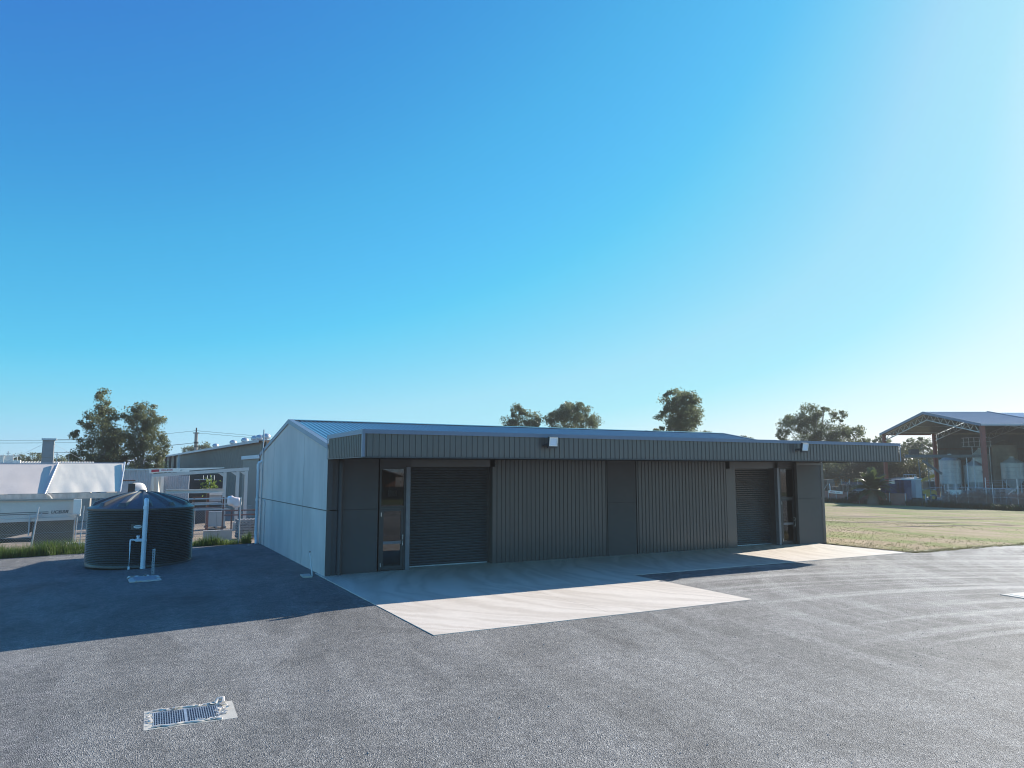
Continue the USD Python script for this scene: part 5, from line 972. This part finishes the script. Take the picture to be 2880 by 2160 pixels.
# blue slat fence and white low shed behind
bf = thing('blue_fence', 'blue slatted steel fence between orange building and palm', 'fence', (85, 44, -.05))
for k in range(32): y = 41.5+k*.15; obj('slat', bf, MB().box(85, 85.03, y, y+.10, .2, 1.95), m_blue)
for y in (42.3, 43.6, 44.9, 46.2): obj('post', bf, MB().tube([(84.95, y, -.05), (84.95, y, 2.25)], .05, 6), m_galv)
obj('brace', bf, MB().bar((84.9, 45.6, 1.35), (84.9, 44.9, 2.05), .05), m_galv)
lw = thing('low_shed', 'low pale shed wall with green roof between the palm and blue pallets', 'shed', (91, 42, -.05))
for k in range(8): y = 40.6+k*.42; obj('wall_panel', lw, MB().box(91, 91.08, y+.01, y+.41, -.05, 2.02), m_white)
obj('roof', lw, MB().poly([(90.8, 40.5, 2.03), (90.8, 44.1, 2.03), (94, 44.1, 2.5), (94, 40.5, 2.5)], (0, 0, .05)), m_asbestos)
# silver crate with rack on top
cr = thing('steel_crate', 'silver sheet metal crate with white edged top right of the blue pallets', 'crate', (72.8, 26.5, -.05))
for k in range(10): y = 26.52+k*.165; obj('side_sheet', cr, MB().box(71.95, 71.98, y+.006, y+.159, .55, 2.50), m_crateside)
obj('core', cr, MB().box(71.981, 73.0, 26.52, 28.17, .5, 2.5), m_crateside); obj('top_edge', cr, MB().box(71.90, 73.1, 26.46, 28.23, 2.505, 2.62), m_white); obj('skid', cr, MB().box(72.1, 72.3, 26.6, 28.0, -.05, .49).box(72.7, 72.9, 26.6, 28.0, -.05, .49), m_black)
rk = thing('steel_rack', 'ladder shaped grey rack standing on top of the silver crate', 'rack', (72.6, 26.9, 2.62))
obj('top_rail', rk, MB().tube([(72.5, 28.35, 2.63), (72.5, 28.2, 3.06), (72.5, 26.75, 3.05), (72.5, 26.7, 2.63)], .03, 6), m_galv)
for y in (27.95, 27.6, 27.2, 26.95): obj('upright', rk, MB().tube([(72.5, y, 2.63), (72.5, y, 3.05)], .022, 6), m_galv)
single('white_drum', MB().cyl((72.8, 27.05), .13, 2.625, 2.86, 14), m_white, 'small white drum standing on top of the silver crate', 'drum')
# chain link fence with dead vines
fr_ = thing('chain_link_fence', 'chain link fence overgrown with dry vines along the field before the open shed', 'fence', (66, 17, -.05))
FP0, FP1 = (XW+.1, 23.2), (68.3, 8.5)
def fx(y): return np.interp(y, [8.5, 23.2], [68.3, XW+.1])
obj('chain_link_mesh', fr_, chain_mesh(FP0, FP1, 0, 1.85, .14, .004, lambda p: -.05), m_galv, kind='stuff')
for y, h in ((21.4, 1.2), (19.3, 2.2), (18.6, 2.25), (17.6, 1.9), (16.05, 2.85), (15.5, 2.3), (13.5, 2.75), (12.4, 2.4), (10.5, 2.3)): obj('post', fr_, MB().tube([(fx(y)-.05, y, -.05), (fx(y)-.05, y, h)], .04, 8), m_galv)
for h in (1.86, 1.0): obj('rail', fr_, MB().tube([(fx(21)-.05, 21, h), (fx(8.5)-.05, 8.5, h)], .022, 6), m_galv)
for h in (2.15, 2.4, 2.6): obj('strand_wire', fr_, MB().tube([(fx(16), 16, h), (fx(8.5), 8.5, h)], .008, 4), m_galv)
obj('brace', fr_, MB().bar((fx(14.3), 14.3, 1.3), (fx(13.5), 13.5, 2.0), .06), m_galv)
vn_ = MB(); r_ = np.random.default_rng(8)
for k in range(7500):
    y = 19.9-r_.uniform(0, 1)**.9*11.2; hmax = 1.85*(.55+.45*meshkit.noise(np.array([[y*.9, 0, 0]]), 3)[0]) if y > 12 else 1.5; z0 = r_.uniform(-.05, hmax); L0 = r_.uniform(.25, .7); an = r_.uniform(0, 2*math.pi)
    if y < 15.6 and y > 13.6 and r_.random() < .75: continue
    p = np.array([fx(y)+r_.normal(-.02, .07), y, z0]); q = p+np.array([r_.normal(0, .06), math.cos(an)*L0*.6, math.sin(an)*L0*.6]); q[2] = min(max(q[2], -.04), 1.95); w_ = .013
    vn_.tube([p, (p+q)/2+r_.normal(0, .04, 3), q], w_, 3, cap=False)
obj('dry_vines', fr_, vn_, m_twig, kind='stuff')
for i, (y, n_) in enumerate(((19.0, 11), (17.7, 13), (16.9, 13), (15.9, 13), (14.4, 10), (13.1, 9), (12.0, 9), (10.9, 10))):
    stack('grey', 69.4, y, n_, 'grey stack %s behind the vine fence' % ORD[i].replace('lowest', 'first'), 'grey pallets behind the vine fence', seed=i)
n = 3000; y = rng.uniform(8, 21.6, n); P = np.stack([fx(y)-.35+rng.normal(0, .22, n), y, 0*y-.05], 1); hh = meshkit.noise(np.stack([y*.8, 0*y, 0*y], 1), 12)
single('weeds', blades(P[hh > .45], .42, .03, rng, .5), m_straw, 'pale dry grass along the foot of the vine covered fence', 'grass', kind='stuff')
single('weeds', blades(np.stack([fx(y[:1500])-.5+rng.normal(0, .3, 1500), rng.uniform(18.5, 23.5, 1500), np.full(1500, -.05)], 1), .60, .04, rng, .5), m_weed, 'dark green weeds below the silver crate at the fence', 'weeds', kind='stuff')

# open shed with red columns
SH = V(50.4, 79, -.05); rzs = -YAW
os_ = thing('open_shed', 'large open sided shed with red columns and trussed gable roof', 'shed', SH, rzs)
HE, HA, SPAN, X1, X2 = 8.55, 10.60, 21.0, 7.4, 28.0
def so(name, mb, mat, parent=None, smooth=False): return obj(name, parent or os_, mb, mat, smooth, world=False)
def rz_(y): return HE+(HA-HE)*(1-abs(y-SPAN/2)/(SPAN/2))
for x in (0, 6.8, 13.6, 20.4):
    for y in (0, SPAN):
        if x == 0 or y == SPAN or x > 0: so('column', MB().box(x-.20, x+.20, y-.18, y+.18, 0, HE-.05), m_redcol)
for x in (0.05, 6.8, 13.6):
    dd = .78; ch = MB()
    for a, b in ((0, SPAN/2), (SPAN/2, SPAN)):
        ch.bar((x, a+(.2 if a == 0 else 0), rz_(a)-.16), (x, b-(.2 if b == SPAN else 0), rz_(b)-.16), .10); ch.bar((x, a+(.2 if a == 0 else 0), rz_(a)-.16-dd), (x, b-(.2 if b == SPAN else 0), rz_(b)-.16-dd), .10)
    tr_ = so('truss', ch, m_paleframe if x < 1 else m_galv); nw = 30
    for k in range(nw):
        a, b = k*SPAN/nw, (k+1)*SPAN/nw; za, zb = rz_(a)-.16, rz_(b)-.16
        p, q = ((x, a, za), (x, b, zb-dd)) if k % 2 == 0 else ((x, a, za-dd), (x, b, zb)); so('web', MB().bar(p, q, .055), m_paleframe if x < 1 else m_galv, tr_)
def slope(name, x0, x1, near, mat, dz=0.0):
    y0, y1 = (-.35, SPAN/2) if near else (SPAN/2, SPAN+.35); z0, z1 = (HE-.02, HA+.05) if near else (HA+.05, HE-.02)
    d = np.array([0, y1-y0, z1-z0]); d /= np.linalg.norm(d); up_ = np.cross((1, 0, 0), d); up_ = up_*np.sign(up_[2]); x = x0; k = 0
    pr_ = so(name, MB().poly([(x0, y0, z0-.03+dz), (x1, y0, z0-.03+dz), (x1, y1, z1-.03+dz), (x0, y1, z1-.03+dz)], (0, 0, .012)), m_shedwall)
    while x < x1-.05:
        e = min(x+1.7, x1); so('roof_sheet', sheet(rib_profile(x+.004, e-.004, pitch=.34, h=.04, top=.04, foot=.10, off=x+.17), (1, 0, 0), up_, (0, y0, z0+dz), (0, y1, z1+dz)), mat, pr_); x = e
slope('roof', -.35, X1, True, m_shedroof); slope('roof', -.35, X1, False, m_shedroof)
slope('roof', X1+.02, X2, True, m_zinc, -.12); slope('roof', X1+.02, X2, False, m_zinc, -.12)
for a, b in ((-.36, SPAN/2-.01), (SPAN/2+.01, SPAN+.36)): so('barge', MB().bar((-.40, a, rz_(max(a, 0) if a < SPAN/2 else a)-.06 if a > 0 else HE-.10), (-.40, b, rz_(b)-.05 if b < SPAN else HE-.12), .06, .30), m_cap)
so('barge', MB().bar((X1+.04, -.35, HE+.02), (X1+.04, SPAN/2, HA+.10), .08, .16), m_cap)
so('gutter', MB().box(-.35, X2, -.52, -.37, HE-.22, HE-.04), m_crateside); so('gutter', MB().box(-.35, 6.6, SPAN+.37, SPAN+.5, HE-.2, HE-.05), m_redcol)
k = 7.0
while k < X2-.1: so('wall_sheet', sheet(rib_profile(k-.004, k+.764, pitch=.19, h=.035, top=.05, foot=.1, off=k+.095), (1, 0, 0), (0, -1, 0), (0, SPAN-.25, 0), (0, SPAN-.25, HE-.1)), m_shedwall); k += .76
for z in (1.6, 3.2, 4.8, 6.4): so('girt', MB().box(7.0, X2, SPAN-.42, SPAN-.29, z, z+.12), m_rust)
so('end_wall', MB().poly([(X2, 0, 0), (X2, SPAN, 0), (X2, SPAN, HE-.1), (X2, SPAN/2, HA-.1), (X2, 0, HE-.1)], (.1, 0, 0)), m_shedwall)
for k in range(7):
    y = .8+k*3.2; so('purlin', MB().box(0, X2, y-.04, y+.04, rz_(y)-.10, rz_(y)-.045), m_galv)
so('slab', MB().box(-.3, X2, -.3, SPAN, .0, .03), m_block)
# silos
def silo(label, X, F, R, z0, z1, zc, mat=None, hopper=True, ladder=0.0, text=None):
    p = V(X, F, -.05); mat = mat or m_silo; t = thing('silo', label, 'silo', p, rzs); nring = max(2, int((z1-z0)/.42)); hh = (z1-z0)/nring
    for k in range(nring): obj('ring', t, MB().revolve([(R, z0+k*hh+.003), (R+.012, z0+k*hh+.02), (R+.012, z0+(k+1)*hh-.02), (R, z0+(k+1)*hh-.003)], (0, 0, 0), 36), mat, smooth=30, world=False)
    obj('shell', t, MB().revolve([(R-.006, z0), (R-.006, z1)], (0, 0, 0), 36), m_black, world=False)
    cn = obj('cone_roof', t, MB().revolve([(R+.06, z1-.02), (R+.05, z1+.02), (.22, zc-.05), (.22, zc+.08), (0, zc+.10)], (0, 0, 0), 16), mat, smooth=15, world=False)
    if hopper:
        obj('hopper', t, MB().revolve([(R-.02, z0), (.2, max(z0-R*1.05, .35)), (.2, max(z0-R*1.05, .35)-.2)], (0, 0, 0), 24), mat, smooth=30, world=False)
        for k in range(6): a = k*math.pi/3+.3; obj('leg', t, MB().tube([(math.cos(a)*(R-.05), math.sin(a)*(R-.05), 0), (math.cos(a)*(R-.05), math.sin(a)*(R-.05), z0+.1)], .05, 6), m_galv, world=False)
    else: obj('skirt', t, MB().revolve([(R-.02, 0), (R-.02, z0)], (0, 0, 0), 24), mat, world=False)
    if ladder:
        ld = MB(); a = ladder
        c = np.array([math.cos(a)*(R+.12), math.sin(a)*(R+.12)]); e = np.array([-math.sin(a), math.cos(a)])*.2
        for s_ in (-1, 1): ld.tube([np.r_[c+e*s_, .3], np.r_[c+e*s_, z1+.2]], .018, 5)
        z = .5
        while z < z1: ld.tube([np.r_[c-e, z], np.r_[c+e, z]], .012, 4); z += .3
        obj('ladder', t, ld, m_galv, world=False)
    if text:
        tx = meshkit.text_mesh(text, .26, .006, bold=True); tv = np.array(tx.vertices); a = -math.pi/2+.15+tv[:, 0]/R; obj('lettering', t, MB().add(np.c_[np.cos(a)*(R+.016+tv[:, 2]), np.sin(a)*(R+.016+tv[:, 2]), tv[:, 1]+z1-.86], tx.faces), m_blue, world=False)
silo('tall pale steel silo nearest the middle red column', 52.0, 88, 1.12, 2.0, 4.75, 5.45, ladder=-1.75)
silo('short pale steel silo with blue lettering and hopper base', 54.2, 87, 1.08, 2.2, 4.1, 4.75, text='NEL')
silo('pale steel silo behind the blue lettered one', 58.2, 92, .85, 2.0, 5.5, 6.3)
silo('tall brown silo behind the right red column', 61.9, 93, 1.35, .6, 6.7, 7.3, m_silobrown, False)
silo('pale steel silo at the right frame edge', 59.4, 88, 1.18, 2.55, 4.45, 5.15, ladder=-1.7)
wbx = thing('white_tank', 'white square tank below the tall pale silo', 'tank', V(51.0, 86, -.05), rzs)
for k in range(2): obj('tank_cube', wbx, MB().box(-.5+k*.72, .20+k*.72, 0, .8, .15, 1.35), m_white, world=False)
obj('base', wbx, MB().box(-.55, 1.0, 0, .8, 0, .145), m_timber, world=False)
# conveyor gantry on towers in front of the silos
ga = thing('conveyor_gantry', 'dark overhead conveyor gantry on thin towers in front of the silos', 'gantry', V(46.8, 85, -.05), rzs)
obj('trough', ga, MB().box(-1.6, 7.6, -.2, .2, 5.05, 5.38), m_shedwall, world=False); obj('deck_rail', ga, MB().bar((-1.6, -.22, 5.75), (1.2, -.22, 5.75), .04), m_shedwall, world=False); obj('drive', ga, MB().box(-1.1, -.2, -.3, .3, 5.40, 6.0), m_black, world=False)
for x in (0, 1.0, 5.3, 6.1):
    obj('tower_leg', ga, MB().bar((x, -.1, 0), (x+(.0 if x > 2 else -.25), -.1, 5.04), .08), m_galv if x > 2 else m_shedwall, world=False)
for z in (1.2, 2.2, 3.2, 4.2): obj('tower_brace', ga, MB().bar((-.05*z, -.1, z), (1-.05*z, -.1, z+.6), .04), m_shedwall, world=False)
obj('chute', ga, MB().bar((.3, 0, 4.7), (2.4, 0, 3.2), .22), m_shedwall, world=False)
hr = thing('platform_rail', 'pale handrail platform high inside the open shed', 'handrail', V(57.2, 90, 6.4), rzs)
for z in (0, .55, 1.05): obj('rail', hr, MB().bar((-2.4, 0, z), (1.2, 0, z+.1), .045), m_galv, world=False)
for k in range(6): obj('upright', hr, MB().bar((-2.2+k*.65, 0, 0), (-2.2+k*.65, 0, 1.1), .04), m_galv, world=False)
obj('support', hr, MB().bar((-1.2, 0, -6.4), (-1.2, 0, -.02), .06).bar((.9, 0, -6.4), (.9, 0, -.02), .06), m_galv, world=False)
# yellow loader
ld = thing('loader', 'orange yellow loader with raised arm behind the gantry towers', 'loader', V(48.3, 88, -.05), rzs)
obj('body', ld, MB().poly([(-.2, 0, .5), (1.9, 0, .5), (1.9, 0, 1.25), (1.0, 0, 1.35), (-.2, 0, 1.0)], (0, 1.4, 0)), m_yellow, world=False)
obj('arm', ld, MB().bar((-.55, .3, 2.0), (1.9, .3, 3.0), .16, .32).bar((-.55, .3, 2.0), (-.5, .3, 1.0), .14, .26), m_yellow, world=False); obj('bucket', ld, MB().poly([(-.9, 0, .45), (-.2, 0, .45), (-.3, 0, 1.05), (-.8, 0, 1.1)], (0, 1.2, 0)), m_yellow, world=False)
obj('cab', ld, MB().box(1.0, 1.85, .2, 1.3, 1.36, 2.3), m_black, world=False); obj('hose', ld, MB().tube([(1.3, -.1, 1.2), (1.45, -.25, 1.9), (1.75, -.2, 1.7), (1.8, -.1, 1.2)], .05, 6), m_black, world=False)
for x in (.25, 1.45): w_ = obj('wheel', ld, MB().tube([(x, -.05, .42), (x, .30, .42)], .42, 18), m_rubber, smooth=40, world=False); obj('rim', w_, MB().tube([(x, -.07, .42), (x, -.052, .42)], .22, 12), m_yellow, world=False)
fs = thing('distant_shed', 'pale blue grey shed seen behind the gantry towers', 'shed', V(74.5, 134, -.05), rzs)
obj('wall', fs, MB().poly([(-.6, 0, 0), (7, 0, 0), (7, 0, 4.6), (3, 0, 5.0), (-.6, 0, 4.7)], (0, 8, 0)), m_crateside, world=False); obj('roof', fs, MB().poly([(-2.5, -.3, 4.2), (-.6, -.3, 4.75), (3, -.3, 5.06), (3, -.3, 5.5), (-2.5, -.3, 5.45)], (0, 8, 0)), m_zinc, world=False)
single('grass_verge', grid(np.linspace(69, 76, 8), np.linspace(24.5, 27.2, 4), lambda X, Y: X*0-.03), leafmat('bright_grass', (.16, .20, .05), (.30, .33, .10)), kind='structure')

# ------------------------------------------------------------------ across the street, behind the place the picture was taken from (mirrored in the door glass)
single('street_verge', grid(np.linspace(-60, 90, 40), np.linspace(-84, -49, 12), lambda X, Y: X*0-.03), plain('verge_grass', (.085, .10, .03), .9, var=.3, scale=.8), kind='structure')
hf = thing('paling_fence', 'dark paling fence across the street', 'fence', (15, -62, 0))
for k in range(60): obj('paling', hf, MB().box(-12+k*1.0, -11.02+k*1.0, -62.1, -62, -.03, 1.55), m_panel)
hs = thing('brick_house', 'brick house with tiled gable roof across the street', 'house', (17, -70, 0))
obj('wall', hs, MB().poly([(10.5, -66, 0), (25.5, -66, 0), (25.5, -66, 2.9), (18, -66, 5.2), (10.5, -66, 2.9)], (0, -9, 0)), plain('orange_brick', (.36, .16, .10), .85, var=.15, scale=6))
for x in (13.2, 20.6): w_ = obj('window', hs, MB().box(x, x+1.8, -66, -65.95, .9, 2.2), m_black); obj('frame', w_, MB().box(x-.08, x+1.88, -65.99, -65.96, .82, .895).box(x-.08, x+1.88, -65.99, -65.96, 2.205, 2.28), m_white)
for s_ in (-1, 1): obj('roof', hs, MB().poly([(18, -65.4, 5.25), (18+s_*8.3, -65.4, 2.70), (18+s_*8.3, -65.4, 2.85), (18, -65.4, 5.42)], (0, -10, 0)), m_tile)


# ------------------------------------------------------------------ air
single('haze', MB().box(-1700, 2000, -1700, 2700, -1.6, 16.0), usdkit.material(stage, '/World/Looks/haze', {'v': ('principled_volume', {'color': (1.0, .95, .90), 'density': HAZE, 'anisotropy': .2})}, volume='v.volume'), kind='stuff')
